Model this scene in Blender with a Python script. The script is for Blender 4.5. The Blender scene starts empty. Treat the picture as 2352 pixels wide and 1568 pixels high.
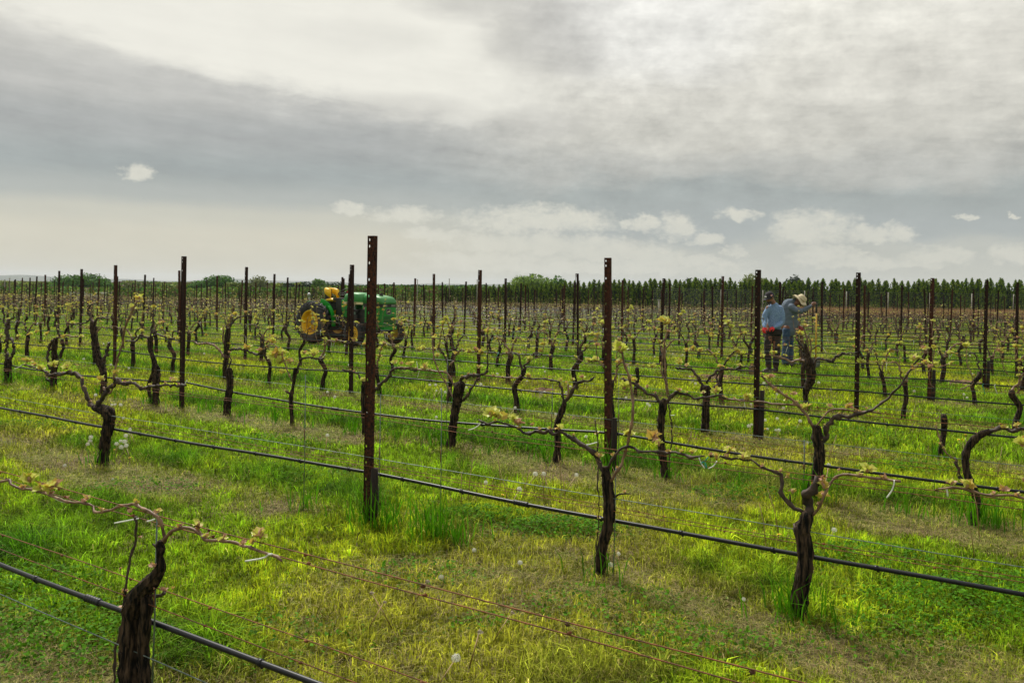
import bpy, math, random
import numpy as np
from mathutils import Vector, Matrix
rnd = random.Random(11)
S = bpy.context.scene
COL = S.collection
R = math.radians

# ------------------------------------------------------------------ camera, sky, sun, exposure
H = 1.68                       # eye height
ROLL = R(0.95)
cam_d = bpy.data.cameras.new('camera'); cam = bpy.data.objects.new('camera', cam_d); COL.objects.link(cam)
cam_d.sensor_width = 36; cam_d.lens = 28.0; cam_d.clip_start = 0.05; cam_d.clip_end = 9000
cam_d.shift_y = -(784 - 661.5) / 2352
c_, s_ = math.cos(ROLL), math.sin(ROLL)
cam.matrix_world = Matrix(((c_, -s_, 0, 0), (0, 0, -1, 0), (s_, c_, 0, H), (0, 0, 0, 1)))
S.camera = cam
F = 2352 * 28 / 36             # focal length in the pixels of a 2352 wide picture

def ray(x, y):
    """direction (per unit of depth) of a point of the 2352x1568 picture"""
    dx, dy = x - 1176, 661.5 - y
    return ((dx * c_ - dy * s_) / F, (dx * s_ + dy * c_) / F)

S.view_settings.view_transform = 'Standard'; S.view_settings.look = 'None'
S.view_settings.gamma = 1; S.view_settings.exposure = 0.24
S.cycles.max_bounces = 6; S.cycles.diffuse_bounces = 3; S.cycles.transmission_bounces = 3
S.cycles.glossy_bounces = 2; S.cycles.transparent_max_bounces = 6
S.cycles.use_adaptive_sampling = True

SUN_EL, SUN_AZ = 52, -25       # azimuth from +Y towards +X
sv = Vector((math.sin(R(SUN_AZ)) * math.cos(R(SUN_EL)), math.cos(R(SUN_AZ)) * math.cos(R(SUN_EL)), math.sin(R(SUN_EL))))
ld = bpy.data.lights.new('sun', 'SUN'); ld.energy = 4.2; ld.angle = R(10); ld.color = (1.0, 0.96, 0.86)
sun = bpy.data.objects.new('sun', ld); COL.objects.link(sun)
sun.rotation_euler = (-sv).to_track_quat('-Z', 'Y').to_euler(); sun.location = (0, 0, 60)

W = bpy.data.worlds.new("World"); S.world = W; W.use_nodes = True
nt = W.node_tree; N = nt.nodes; L = nt.links
for n in list(N): N.remove(n)
def nd(t, **k):
    n = N.new(t)
    for a, b in k.items(): setattr(n, a, b)
    return n
def _in(node, i, v):
    if v is None: return
    if hasattr(v, 'is_linked') or isinstance(v, bpy.types.NodeSocket): L.new(v, node.inputs[i])
    else: node.inputs[i].default_value = v
def M(op, a, b=None, c=None, clamp=False):
    n = nd('ShaderNodeMath', operation=op); n.use_clamp = clamp
    _in(n, 0, a); _in(n, 1, b); _in(n, 2, c)
    return n.outputs[0]
def SM(v, lo, hi):
    n = nd('ShaderNodeMapRange', interpolation_type='SMOOTHSTEP'); _in(n, 0, v)
    n.inputs[1].default_value = lo; n.inputs[2].default_value = hi
    return n.outputs[0]
def NOI(vec, scale, det=5, rough=.55):
    n = nd('ShaderNodeTexNoise'); L.new(vec, n.inputs['Vector']); n.inputs['Scale'].default_value = scale
    n.inputs['Detail'].default_value = det; n.inputs['Roughness'].default_value = rough
    return M('SUBTRACT', n.outputs[0], .5)
def MIXC(f, a, b):
    n = nd('ShaderNodeMix', data_type='RGBA'); _in(n, 0, f); _in(n, 6, a); _in(n, 7, b)
    return n.outputs[2]
tc = nd('ShaderNodeTexCoord')
nv = nd('ShaderNodeVectorMath', operation='NORMALIZE'); L.new(tc.outputs['Generated'], nv.inputs[0])
sx = nd('ShaderNodeSeparateXYZ'); L.new(nv.outputs[0], sx.inputs[0])
Az = M('MULTIPLY', M('ARCTAN2', sx.outputs[0], sx.outputs[1]), 57.2958)
El = M('MULTIPLY', M('ARCSINE', sx.outputs[2]), 57.2958)
cv = nd('ShaderNodeCombineXYZ')                      # direction in degrees, streaks wider than tall
L.new(M('MULTIPLY', Az, .35), cv.inputs[0]); L.new(El, cv.inputs[1])
cs = nd('ShaderNodeCombineXYZ'); L.new(M('MULTIPLY', Az, .8), cs.inputs[0]); L.new(M('MULTIPLY', El, 1.2), cs.inputs[1])
n_big = NOI(cv.outputs[0], .22, 6, .5); n_mid = NOI(cv.outputs[0], .75, 10, .66)
n_cu = NOI(cs.outputs[0], .75, 9, .66); n_cu2 = NOI(cs.outputs[0], 3.2, 7, .65)
c3 = nd('ShaderNodeCombineXYZ'); L.new(M('ADD', M('MULTIPLY', Az, .12), 7.0), c3.inputs[0]); L.new(M('ADD', M('MULTIPLY', El, 1.3), M('MULTIPLY', Az, .12)), c3.inputs[1])
n_str = NOI(c3.outputs[0], .55, 10, .68)
Ew = M('ADD', El, M('ADD', M('MULTIPLY', n_big, 5.0), M('MULTIPLY', n_mid, 2.0)))
def ramp(fac, els):
    r = nd('ShaderNodeValToRGB'); L.new(fac, r.inputs[0]); r.color_ramp.interpolation = 'EASE'
    e = r.color_ramp.elements
    while len(e) > 1: e.remove(e[-1])
    e[0].position = els[0][0] / 30; e[0].color = els[0][1] + (1,)
    for p, c in els[1:]:
        q = e.new(p / 30); q.color = c + (1,)
    return r.outputs[0]
fE = M('MULTIPLY', M('ADD', El, M('MULTIPLY', n_mid, .9)), 1 / 30)
fEw = M('MULTIPLY', Ew, 1 / 30)
left = ramp(fE, [(0, (.60, .575, .465)), (3.2, (.63, .60, .49)), (4.6, (.57, .56, .475)), (5.8, (.44, .46, .43)), (7.5, (.355, .385, .375)), (10, (.40, .41, .395)), (12.5, (.53, .525, .49)), (16, (.66, .645, .585))])
right = ramp(fEw, [(0, (.56, .56, .48)), (2.5, (.50, .51, .46)), (4.3, (.40, .43, .42)), (6.6, (.37, .40, .385)), (8.3, (.50, .50, .46)), (10.5, (.61, .595, .53)), (14, (.71, .69, .615)), (19, (.84, .82, .735)), (30, (.66, .65, .59))])
base = MIXC(SM(Az, -12, 8), left, right)
# bright cloud deck upper left, its edge falls to the right
edge = M('SUBTRACT', M('ADD', El, M('ADD', M('MULTIPLY', n_big, 4.5), M('MULTIPLY', n_mid, 2.2))), M('SUBTRACT', 11.6, M('MULTIPLY', M('ADD', Az, 4.0), .13)))
up = M('MULTIPLY', SM(edge, -.8, 1.2), SM(Az, 7.0, -5.0))
col = MIXC(up, base, (.86, .84, .75, 1))
# brighter opening top centre right
g = M('SUBTRACT', 1.0, M('ADD', M('POWER', M('DIVIDE', M('SUBTRACT', Az, 9.5), 9.0), 2.0), M('POWER', M('DIVIDE', M('SUBTRACT', Ew, 19.0), 5.5), 2.0)))
col = MIXC(M('MULTIPLY', SM(g, -.3, .9), .8), col, (.86, .85, .80, 1))
# grey patch, top centre
for ga, ge, ra, re, st in ((2.4, 17.3, 4.8, 2.6, .62), (-1.0, 19.6, 7.5, 1.3, .55), (-7.5, 12.6, 5.0, 1.0, .35), (1.0, 11.6, 4.0, 1.2, .35), (-11., 17.0, 5.0, 1.2, .14)):
    g = M('SUBTRACT', M('ADD', 1.0, M('ADD', M('MULTIPLY', n_mid, 1.8), M('MULTIPLY', n_big, 1.0))), M('ADD', M('POWER', M('DIVIDE', M('SUBTRACT', Az, ga), ra), 2.0), M('POWER', M('DIVIDE', M('SUBTRACT', El, ge), re), 2.0)))
    col = MIXC(M('MULTIPLY', SM(g, -.5, 1.1), st), col, (.44, .43, .40, 1))
# streaks
n_iso = NOI(cs.outputs[0], .40, 12, .66)
st_ = M('ADD', 1.0, M('ADD', M('MULTIPLY', M('MULTIPLY', n_iso, .92), M('ADD', .35, M('MULTIPLY', SM(Az, -15, 5), .65))), M('ADD', M('MULTIPLY', n_str, .42), M('MULTIPLY', n_mid, .25))))
amt = SM(El, 4.0, 10.0)
stf = M('ADD', M('MULTIPLY', M('SUBTRACT', st_, 1.0), M('MULTIPLY', M('ADD', .25, M('MULTIPLY', amt, .75)), M('SUBTRACT', 1.0, M('MULTIPLY', up, .72)))), 1.0)
vm = nd('ShaderNodeVectorMath', operation='SCALE'); L.new(col, vm.inputs[0]); L.new(stf, vm.inputs['Scale'])
col = vm.outputs[0]
# cumulus near the horizon: (x, y, half width, half height) in degrees, flat bases
best = None
w1 = NOI(cs.outputs[0], .9, 6, .6); c5 = nd('ShaderNodeVectorMath', operation='ADD'); L.new(cs.outputs[0], c5.inputs[0]); c5.inputs[1].default_value = (31.7, 12.3, 4.1)
w2 = NOI(c5.outputs[0], 1.1, 6, .6)
Azc = M('ADD', Az, M('MULTIPLY', w1, 3.6)); Elc = M('ADD', El, M('MULTIPLY', w2, 1.5))
for x, y, rx, ry in ((1235, 500, 158, 32), (932, 489, 62, 20), (1862, 515, 82, 38), (1557, 515, 42, 30), (322, 394, 40, 19), (1255, 556, 215, 26), (1410, 575, 130, 24), (1692, 491, 36, 14),
                     (2000, 533, 58, 20), (2150, 583, 66, 18), (1885, 580, 62, 22), (1620, 549, 36, 12), (2330, 583, 52, 20), (798, 475, 38, 14), (2070, 537, 34, 18), (1475, 510, 36, 18), (1690, 572, 26, 12),
                     (1130, 592, 160, 14), (1560, 600, 120, 13), (2020, 605, 120, 14), (1000, 535, 56, 14), (1320, 612, 300, 14), (2225, 495, 14, 7), (2330, 495, 12, 6), (1960, 585, 30, 12)):
    u, v = ray(x, y)
    a, e = math.degrees(math.atan(u)), math.degrees(math.atan(v * math.cos(math.atan(u))))
    ra, re = math.degrees(rx / F) * math.cos(R(a)) ** 2 * 1.25, math.degrees(ry / F) * 1.2
    dE = M('DIVIDE', M('SUBTRACT', Elc, e - re * .3), re * 1.1)
    dEn = M('MINIMUM', M('MULTIPLY', dE, 1.0), 0.0); dEp = M('MAXIMUM', dE, 0.0)
    q = M('ADD', M('POWER', M('ABSOLUTE', M('DIVIDE', M('SUBTRACT', Azc, a), ra)), 2.0), M('ADD', M('POWER', dEp, 2.0), M('MULTIPLY', M('POWER', M('ABSOLUTE', dEn), 2.0), 2.2)))
    f = M('SUBTRACT', 1.0, q)
    best = f if best is None else M('MAXIMUM', best, f)
best = M('ADD', best, M('ADD', M('MULTIPLY', n_cu, 2.4), M('MULTIPLY', n_cu2, .9)))
cu = M('MULTIPLY', M('MULTIPLY', SM(best, -.45, .95), M('ADD', .85, M('MULTIPLY', n_cu, .8))), M('ADD', .66, M('MULTIPLY', SM(El, 2.0, 5.5), .32)))
col = MIXC(cu, col, (.70, .685, .59, 1))
# a little of the clear sky behind the deck
sky = nd('ShaderNodeTexSky', sky_type='NISHITA'); sky.sun_disc = False
sky.sun_elevation = R(SUN_EL); sky.sun_rotation = R(SUN_AZ)
vs = nd('ShaderNodeVectorMath', operation='SCALE'); L.new(sky.outputs[0], vs.inputs[0]); vs.inputs['Scale'].default_value = .08
col = MIXC(.05, col, vs.outputs[0])
# the ground side of the world
col = MIXC(SM(El, 0.0, -4.0), col, (.20, .21, .14, 1))
bg = nd('ShaderNodeBackground'); L.new(col, bg.inputs[0]); bg.inputs[1].default_value = .86
ow = nd('ShaderNodeOutputWorld'); L.new(bg.outputs[0], ow.inputs[0])
W.cycles.sampling_method = 'MANUAL'; W.cycles.sample_map_resolution = 512

# ------------------------------------------------------------------ materials
MATS = {}
def mat(name, c1, c2=None, scale=8., rough=.7, metal=0., bump=0., bscale=None, stretch=None, transl=0., det=6, lo=.35, hi=.65, spec=.5, attr=None, coord='Object'):
    if name in MATS: return MATS[name]
    m = bpy.data.materials.new(name); m.use_nodes = True; t = m.node_tree; nn = t.nodes; ll = t.links
    b = nn['Principled BSDF']; b.inputs['Roughness'].default_value = rough; b.inputs['Metallic'].default_value = metal
    b.inputs['Specular IOR Level'].default_value = spec
    tcn = nn.new('ShaderNodeTexCoord'); vec = tcn.outputs[coord]
    if stretch:
        mp = nn.new('ShaderNodeMapping'); mp.inputs['Scale'].default_value = stretch; ll.new(vec, mp.inputs[0]); vec = mp.outputs[0]
    cout = None
    if attr:
        at = nn.new('ShaderNodeAttribute'); at.attribute_name = attr; cout = at.outputs['Color']
        ll.new(cout, b.inputs['Base Color'])
    elif c2 is None:
        b.inputs['Base Color'].default_value = (*c1, 1)
    else:
        no = nn.new('ShaderNodeTexNoise'); ll.new(vec, no.inputs['Vector']); no.inputs['Scale'].default_value = scale; no.inputs['Detail'].default_value = det
        cr = nn.new('ShaderNodeValToRGB'); e = cr.color_ramp.elements
        e[0].position = lo; e[0].color = (*c1, 1); e[1].position = hi; e[1].color = (*c2, 1)
        ll.new(no.outputs[0], cr.inputs[0]); cout = cr.outputs[0]; ll.new(cout, b.inputs['Base Color'])
    if bump:
        n2 = nn.new('ShaderNodeTexNoise'); ll.new(vec, n2.inputs['Vector']); n2.inputs['Scale'].default_value = bscale or scale * 2; n2.inputs['Detail'].default_value = 6
        bp = nn.new('ShaderNodeBump'); bp.inputs['Strength'].default_value = bump; bp.inputs['Distance'].default_value = .01
        ll.new(n2.outputs[0], bp.inputs['Height']); ll.new(bp.outputs[0], b.inputs['Normal'])
    if transl:
        tr = nn.new('ShaderNodeBsdfTranslucent'); mx = nn.new('ShaderNodeMixShader'); mx.inputs[0].default_value = transl
        if cout is not None: ll.new(cout, tr.inputs['Color'])
        else: tr.inputs['Color'].default_value = (*c1, 1)
        ll.new(b.outputs[0], mx.inputs[1]); ll.new(tr.outputs[0], mx.inputs[2])
        ll.new(mx.outputs[0], nn['Material Output'].inputs[0])
    MATS[name] = m
    return m
BARK = mat('vine_bark', (.004, .0035, .003), (.12, .078, .048), 16, .9, bump=1.0, bscale=34, stretch=(4.2, 4.2, .55), spec=.2, lo=.42, hi=.78)
CANE = mat('cane_bark', (.085, .042, .024), (.27, .165, .10), 22, .6, bump=.3, stretch=(1, 1, 1))
OLDCANE = mat('old_cane_bark', (.010, .007, .006), (.075, .045, .032), 22, .75, bump=.5)
LEAF = mat('young_leaf', (.46, .52, .05), (.66, .65, .17), 30, .5, transl=.4)
LEAFG = mat('gold_leaf', (.50, .42, .05), (.55, .34, .09), 30, .5, transl=.4)
BUD = mat('pink_bud', (.40, .20, .13), (.55, .34, .22), 40, .6, transl=.25)
RUSTN = mat('speckled_rusty_steel', (.010, .0045, .004), (.10, .028, .010), 60, .75, metal=.15, bump=.4, bscale=90, lo=.38, hi=.72, spec=.3)
RUST = mat('rusty_steel', (.006, .003, .003), (.050, .015, .008), 46, .75, metal=.15, bump=.4, bscale=90, lo=.36, hi=.74, spec=.3)
RUST2 = mat('rusty_steel_red', (.014, .005, .004), (.085, .026, .012), 40, .8, metal=.1, bump=.4, bscale=90, lo=.3, hi=.7, spec=.3)
STUMPM = mat('weathered_post_wood', (.006, .004, .003), (.032, .020, .013), 10, .9, bump=.6, stretch=(6, 6, .8))
HOSE = mat('black_hose', (.004, .005, .008), (.010, .011, .017), 30, .42, spec=.32)
WIRE = mat('silver_wire', (.07, .10, .09), (.18, .22, .20), 30, .5, metal=.5)
RWIRE = mat('rusty_wire', (.07, .030, .015), (.24, .085, .028), 25, .8, metal=.2)
TIE = mat('white_tie', (.75, .78, .74), rough=.4)
GTIE = mat('green_tape', (.02, .30, .20), rough=.5)
STEM = mat('flower_stem', (.28, .22, .07), (.30, .16, .08), 30, .6)
FLUFF = mat('seed_fluff', (.80, .80, .72), (.6, .6, .52), 160, .9, transl=.35)
YELLOW = mat('dandelion_yellow', (.85, .60, .02), rough=.6)
GRASSM = mat('grass_blades', (0, 0, 0), attr='Col', rough=.7, transl=.42, spec=.10)
STRAWM = mat('dry_straw', (0, 0, 0), attr='Col', rough=.8, transl=.15)

# ------------------------------------------------------------------ mesh builder
class MB:
    def __init__(s): s.v = []; s.f = []; s.m = []; s.sm = []
    def add(s, vs, fs, mi=0, smooth=True):
        o = len(s.v); s.v += [tuple(p) for p in vs]
        for f in fs: s.f.append(tuple(i + o for i in f)); s.m.append(mi); s.sm.append(smooth)
    def tube(s, pts, rad, n=8, mi=0, cap=True, bark=0., seed=0., ell=None):
        P = np.array([p[:3] for p in pts], float); K = len(P)
        T = np.gradient(P, axis=0); T /= (np.linalg.norm(T, axis=1)[:, None] + 1e-9)
        a = np.array([0., 0, 1]) if abs(T[0][2]) < .9 else np.array([1., 0, 0])
        U = np.cross(T[0], a); U /= np.linalg.norm(U); vs = []
        rad = np.broadcast_to(np.array(rad, float), (K,))
        ang = np.arange(n) * 2 * math.pi / n
        ph = seed * 7.3
        for i in range(K):
            U = U - T[i] * (U @ T[i]); U /= np.linalg.norm(U) + 1e-9; V = np.cross(T[i], U)
            if bark:
                k = 1 + bark * (.5 * np.sin(3 * ang + ph + i * .21) + .38 * np.sin(5 * ang - ph * 2 + i * .33) + .34 * np.sin(i * .9 + 2 * ang + ph) + (.55 * np.sin(9 * ang + i * .10 + 1.5 * math.sin(i * .13 + ph)) + .4 * np.sin(14 * ang - i * .06 + ph) if n > 20 else 0)) + bark * .6 * np.array([rnd.uniform(-.5, .5) for _ in ang])
            else: k = np.ones(n)
            ring = P[i] + (U[None] * (np.cos(ang) * k)[:, None] + V[None] * (np.sin(ang) * k)[:, None]) * rad[i]
            vs += ring.tolist()
        fs = [(i * n + j, i * n + (j + 1) % n, (i + 1) * n + (j + 1) % n, (i + 1) * n + j) for i in range(K - 1) for j in range(n)]
        if cap: fs += [tuple(range(n - 1, -1, -1)), tuple((K - 1) * n + j for j in range(n))]
        s.add(vs, fs, mi)
    def box(s, c, d, mi=0, rot=None, taper=1.0):
        vs = []
        for z in (-1, 1):
            for y in (-1, 1):
                for x in (-1, 1):
                    k = taper if z > 0 else 1.0
                    p = Vector((x * d[0] / 2 * k, y * d[1] / 2 * k, z * d[2] / 2))
                    if rot is not None: p = rot @ p
                    vs.append((p.x + c[0], p.y + c[1], p.z + c[2]))
        s.add(vs, [(0, 2, 3, 1), (4, 5, 7, 6), (0, 1, 5, 4), (2, 6, 7, 3), (0, 4, 6, 2), (1, 3, 7, 5)], mi, False)
    def lathe(s, prof, n=32, mi=0, axis='y', c=(0, 0, 0)):
        vs = []
        for r, h in prof:
            for j in range(n):
                a = 2 * math.pi * j / n
                p = (r * math.cos(a), h, r * math.sin(a)) if axis == 'y' else (r * math.cos(a), r * math.sin(a), h)
                vs.append((p[0] + c[0], p[1] + c[1], p[2] + c[2]))
        fs = [(i * n + j, i * n + (j + 1) % n, (i + 1) * n + (j + 1) % n, (i + 1) * n + j) for i in range(len(prof) - 1) for j in range(n)]
        s.add(vs, fs, mi)
    def ball(s, c, r, mi=0, n=12, m=8, noise=0):
        vs = []
        for i in range(m + 1):
            t = math.pi * i / m
            for j in range(n):
                a = 2 * math.pi * j / n; k = 1 + rnd.uniform(-noise, noise)
                vs.append((c[0] + r[0] * k * math.sin(t) * math.cos(a), c[1] + r[1] * k * math.sin(t) * math.sin(a), c[2] + r[2] * k * math.cos(t)))
        s.add(vs, [(i * n + j, (i + 1) * n + j, (i + 1) * n + (j + 1) % n, i * n + (j + 1) % n) for i in range(m) for j in range(n)], mi)
    def loft(s, secs, mi=0, cap=True, smooth=True):
        n = len(secs[0]); vs = [p for q in secs for p in q]; K = len(secs)
        fs = [(i * n + j, i * n + (j + 1) % n, (i + 1) * n + (j + 1) % n, (i + 1) * n + j) for i in range(K - 1) for j in range(n)]
        if cap: fs += [tuple(range(n - 1, -1, -1)), tuple((K - 1) * n + j for j in range(n))]
        s.add(vs, fs, mi, smooth)
    def prism(s, poly, y0, y1, mi=0, smooth=False):
        """polygon in x,z pushed from y0 to y1"""
        s.loft([[(x, y0, z) for x, z in poly], [(x, y1, z) for x, z in poly]], mi, True, smooth)
    def leaf(s, p, size, d, nrm, mi=0):
        d = np.array(d, float); d /= np.linalg.norm(d) + 1e-9
        nrm = np.array(nrm, float); side = np.cross(d, nrm); side /= np.linalg.norm(side) + 1e-9; nrm = np.cross(side, d)
        out = ((0, 0), (-.28, -.10), (-.47, .08), (-.40, .28), (-.52, .54), (-.27, .64), (0, .96), (.27, .64), (.52, .54), (.40, .28), (.47, .08), (.28, -.10))
        cup = rnd.uniform(.15, .6)
        vs = [np.array(p) + size * (side * x + d * y + nrm * (abs(x) * cup + rnd.uniform(-.06, .06) - .35 * y * y * rnd.uniform(0, 1))) for x, y in out]
        vs.append(np.array(p) + size * (d * .32 - nrm * .03))
        s.add([tuple(q) for q in vs], [(i, (i + 1) % 12, 12) for i in range(12)], mi, False)
    def build(s, name, mats, parent=None, loc=None):
        me = bpy.data.meshes.new(name)
        vs = s.v
        if loc is not None: vs = [(a - loc[0], b - loc[1], c - loc[2]) for a, b, c in vs]
        me.from_pydata(vs, [], s.f)
        if not isinstance(mats, (list, tuple)): mats = [mats]
        for m in mats: me.materials.append(m)
        me.polygons.foreach_set('material_index', s.m); me.polygons.foreach_set('use_smooth', s.sm); me.update()
        o = bpy.data.objects.new(name, me); COL.objects.link(o)
        if parent is not None: o.parent = parent
        elif loc is not None: o.location = loc
        return o
def tag(o, label=None, cat=None, group=None, kind=None):
    if label: o['label'] = label
    if cat: o['category'] = cat
    if group: o['group'] = group
    if kind: o['kind'] = kind
    return o
def thing(name, label, cat, loc=(0, 0, 0), rz=0., group=None):
    o = bpy.data.objects.new(name, None); COL.objects.link(o); o.location = loc; o.rotation_euler = (0, 0, rz); o.empty_display_size = .1
    return tag(o, label, cat, group)
def spline(pts, step):
    """Catmull-Rom through points with any number of columns"""
    P = np.array(pts, float)
    if len(P) < 3: 
        k = max(2, int(np.linalg.norm(P[-1][:3] - P[0][:3]) / step)); t = np.linspace(0, 1, k + 1)[:, None]; return P[0] * (1 - t) + P[-1] * t
    Q = np.vstack([2 * P[0] - P[1], P, 2 * P[-1] - P[-2]]); out = []
    for i in range(1, len(Q) - 2):
        k = max(1, int(np.linalg.norm(Q[i + 1][:3] - Q[i][:3]) / step))
        for j in range(k):
            t = j / k; a, b, c, d = Q[i - 1], Q[i], Q[i + 1], Q[i + 2]
            out.append(.5 * (2 * b + (c - a) * t + (2 * a - 5 * b + 4 * c - d) * t * t + (3 * b - a - 3 * c + d) * t ** 3))
    out.append(P[-1]); return np.array(out)
def np_mesh(name, V, tris, col, m, quads=None):
    """big mesh straight from numpy arrays; tris (k,3)"""
    me = bpy.data.meshes.new(name); V = np.ascontiguousarray(V, np.float32)
    me.vertices.add(len(V)); me.vertices.foreach_set('co', V.ravel())
    tris = np.ascontiguousarray(tris, np.int32); k = len(tris)
    me.loops.add(k * 3); me.loops.foreach_set('vertex_index', tris.ravel())
    me.polygons.add(k); me.polygons.foreach_set('loop_start', np.arange(0, 3 * k, 3, dtype=np.int32))
    me.update(calc_edges=True)
    if col is not None:
        at = me.color_attributes.new('Col', 'FLOAT_COLOR', 'POINT')
        c = np.ones((len(V), 4), np.float32); c[:, :3] = col; at.data.foreach_set('color', c.ravel())
    me.materials.append(m); o = bpy.data.objects.new(name, me); COL.objects.link(o); return o
_lat = np.random.RandomState(5).rand(256, 256)
def vnoise(x, y, sc, octs=4, off=0.):
    r = 0.; a = 1.; tot = 0.
    x = np.asarray(x) * sc + off; y = np.asarray(y) * sc + off * 1.7
    for _ in range(octs):
        xi = np.floor(x).astype(int); yi = np.floor(y).astype(int); fx = x - xi; fy = y - yi
        fx = fx * fx * (3 - 2 * fx); fy = fy * fy * (3 - 2 * fy)
        g = lambda i, j: _lat[(xi + i) % 256, (yi + j) % 256]
        r = r + a * ((g(0, 0) * (1 - fx) + g(1, 0) * fx) * (1 - fy) + (g(0, 1) * (1 - fx) + g(1, 1) * fx) * fy)
        tot += a; a *= .5; x = x * 2.03 + 17.1; y = y * 2.03 + 5.3
    return r / tot

# ------------------------------------------------------------------ vineyard layout
RX, RY = -.852, .524           # along a row, away from the camera
NX, NY = .524, .852            # across the rows
def zg(y): return -.8 * min(1., max(0., (y - 18) / 75)) ** 1.25      # the field falls gently away from the camera
def zgn(y): return -.8 * np.clip((y - 18) / 75, 0, 1) ** 1.25
def row_d(n): return 1.94 if n == 1 else 4.26 + 2.487 * (n - 2)
def post_t(n, k): return 3.79 - .708 * (n - 2) + 6.22 * k
def pt(n, t, z=0., off=0.):
    d = row_d(n) + off; y = NY * d + RY * t; return (NX * d + RX * t, y, z + zg(y))
FAR = 89.
def far_at(x, y): return 89. - 18. * min(1., max(0., (x / max(y, 1) - .05) / .2))
NROWS = 62
def on_row(n, x, y):
    u, v = ray(x, y); lam = row_d(n) / (NX * u + NY)
    return np.array((lam * u, lam, H + lam * v)), lam
def on_ground(x, y, z=0.):
    u, v = ray(x, y); lam = (z - H) / v; return (lam * u, lam, z)
def project(p):
    X, Y, Z = p[0], p[1], p[2] - H
    if Y < .1: return None
    u, v = X / Y * F, Z / Y * F
    return (1176 + u * c_ + v * s_, 661.5 - (-u * s_ + v * c_))
def seen(p, m=40):
    q = project(p); return q is not None and -m < q[0] < 2352 + m and q[1] < 1568 + 200
ORD = ['', 'front', 'second', 'third', 'fourth', 'fifth', 'sixth', 'seventh', 'eighth', 'ninth', 'tenth', 'eleventh', 'twelfth', 'thirteenth', 'fourteenth', 'fifteenth', 'sixteenth', 'seventeenth', 'eighteenth', 'nineteenth', 'twentieth', 'twenty first', 'twenty second', 'twenty third', 'twenty fourth', 'twenty fifth']
ORD1 = ['first'] + ORD[2:]

# ------------------------------------------------------------------ ground
gm = bpy.data.materials.new('meadow_ground'); gm.use_nodes = True
t = gm.node_tree; nn = t.nodes; ll = t.links; b = nn['Principled BSDF']; b.inputs['Roughness'].default_value = .95; b.inputs['Specular IOR Level'].default_value = .1
tcn = nn.new('ShaderNodeTexCoord')
def gn(scale, det=6):
    n = nn.new('ShaderNodeTexNoise'); n.inputs['Scale'].default_value = scale; n.inputs['Detail'].default_value = det; ll.new(tcn.outputs['Object'], n.inputs['Vector']); return n.outputs[0]
def gr(f, a, b_, lo, hi):
    c = nn.new('ShaderNodeValToRGB'); e = c.color_ramp.elements; e[0].position = lo; e[1].position = hi; e[0].color = (*a, 1); e[1].color = (*b_, 1); ll.new(f, c.inputs[0]); return c.outputs[0]
ca = gr(gn(26), (.05, .075, .008), (.17, .22, .02), .35, .68)
cb = gr(gn(60), (.045, .030, .018), (.20, .15, .08), .3, .7)
mk = gr(gn(1.1, 8), (0, 0, 0), (1, 1, 1), .47, .62)
mx = nn.new('ShaderNodeMix'); mx.data_type = 'RGBA'; ll.new(mk, mx.inputs[0]); ll.new(ca, mx.inputs[6]); ll.new(cb, mx.inputs[7]); ll.new(mx.outputs[2], b.inputs['Base Color'])
bp = nn.new('ShaderNodeBump'); bp.inputs['Strength'].default_value = .8; bp.inputs['Distance'].default_value = .03; ll.new(gn(40), bp.inputs['Height']); ll.new(bp.outputs[0], b.inputs['Normal'])
g = MB(); NG = 40
ext = [-6000, -2000, -700, -250] + list(np.linspace(-120, 120, 33)) + [250, 700, 2000, 6000]
yy_ = [-6000, -2000, -700, -250, -60, 0, 10] + list(np.linspace(16, 100, 57)) + [120, 160, 250, 700, 2000, 6000]
g.v = [(x, y, zg(y)) for y in yy_ for x in ext]; ne = len(ext)
g.f = [(j * ne + i, j * ne + i + 1, (j + 1) * ne + i + 1, (j + 1) * ne + i) for j in range(len(yy_) - 1) for i in range(ne - 1)]; g.m = [0] * len(g.f); g.sm = [True] * len(g.f)
tag(g.build('ground', gm), kind='structure')
# ------------------------------------------------------------------ hills and far woods
def leafcloud(blobs, n, size, cols, seed=0, flat=.7, up=.25):
    """small leaf faces through the volume of a few ellipsoids; returns V, tris, colours"""
    rs = np.random.RandomState(seed); w = np.array([b[3] * b[4] * b[5] for b in blobs]); w = w ** .67; w /= w.sum()
    bi = rs.choice(len(blobs), n, p=w); B = np.array(blobs)[bi]
    d = rs.normal(size=(n, 3)); d /= np.linalg.norm(d, axis=1)[:, None]
    r = rs.uniform(.55, 1.04, n) ** .7
    P = B[:, :3] + d * B[:, 3:6] * r[:, None]
    P[:, 2] = np.maximum(P[:, 2], .05)
    nr = d + rs.normal(size=(n, 3)) * .7; nr[:, 2] += up; nr /= np.linalg.norm(nr, axis=1)[:, None]
    a = np.cross(nr, rs.normal(size=(n, 3))); a /= np.linalg.norm(a, axis=1)[:, None]; b2 = np.cross(nr, a)
    s = size * rs.uniform(.5, 1.5, n)[:, None]
    V = np.stack([P + a * s, P - a * s * .3 + b2 * s * flat, P - a * s, P + a * s * .2 - b2 * s * flat], 1).reshape(-1, 3)
    i = np.arange(n) * 4; T = np.vstack([np.stack([i, i + 1, i + 2], 1), np.stack([i, i + 2, i + 3], 1)])
    cols = np.array(cols); ci = rs.choice(len(cols), n); clump = (np.sin(bi * 12.9898) * .5 + .5) * .35 + .8
    c = cols[ci] * (clump * rs.uniform(.7, 1.25, n))[:, None]
    return V, T, np.repeat(c, 4, 0)
FOL = mat('far_foliage', (0, 0, 0), attr='Col', rough=.8, transl=.25, spec=.2)
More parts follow.
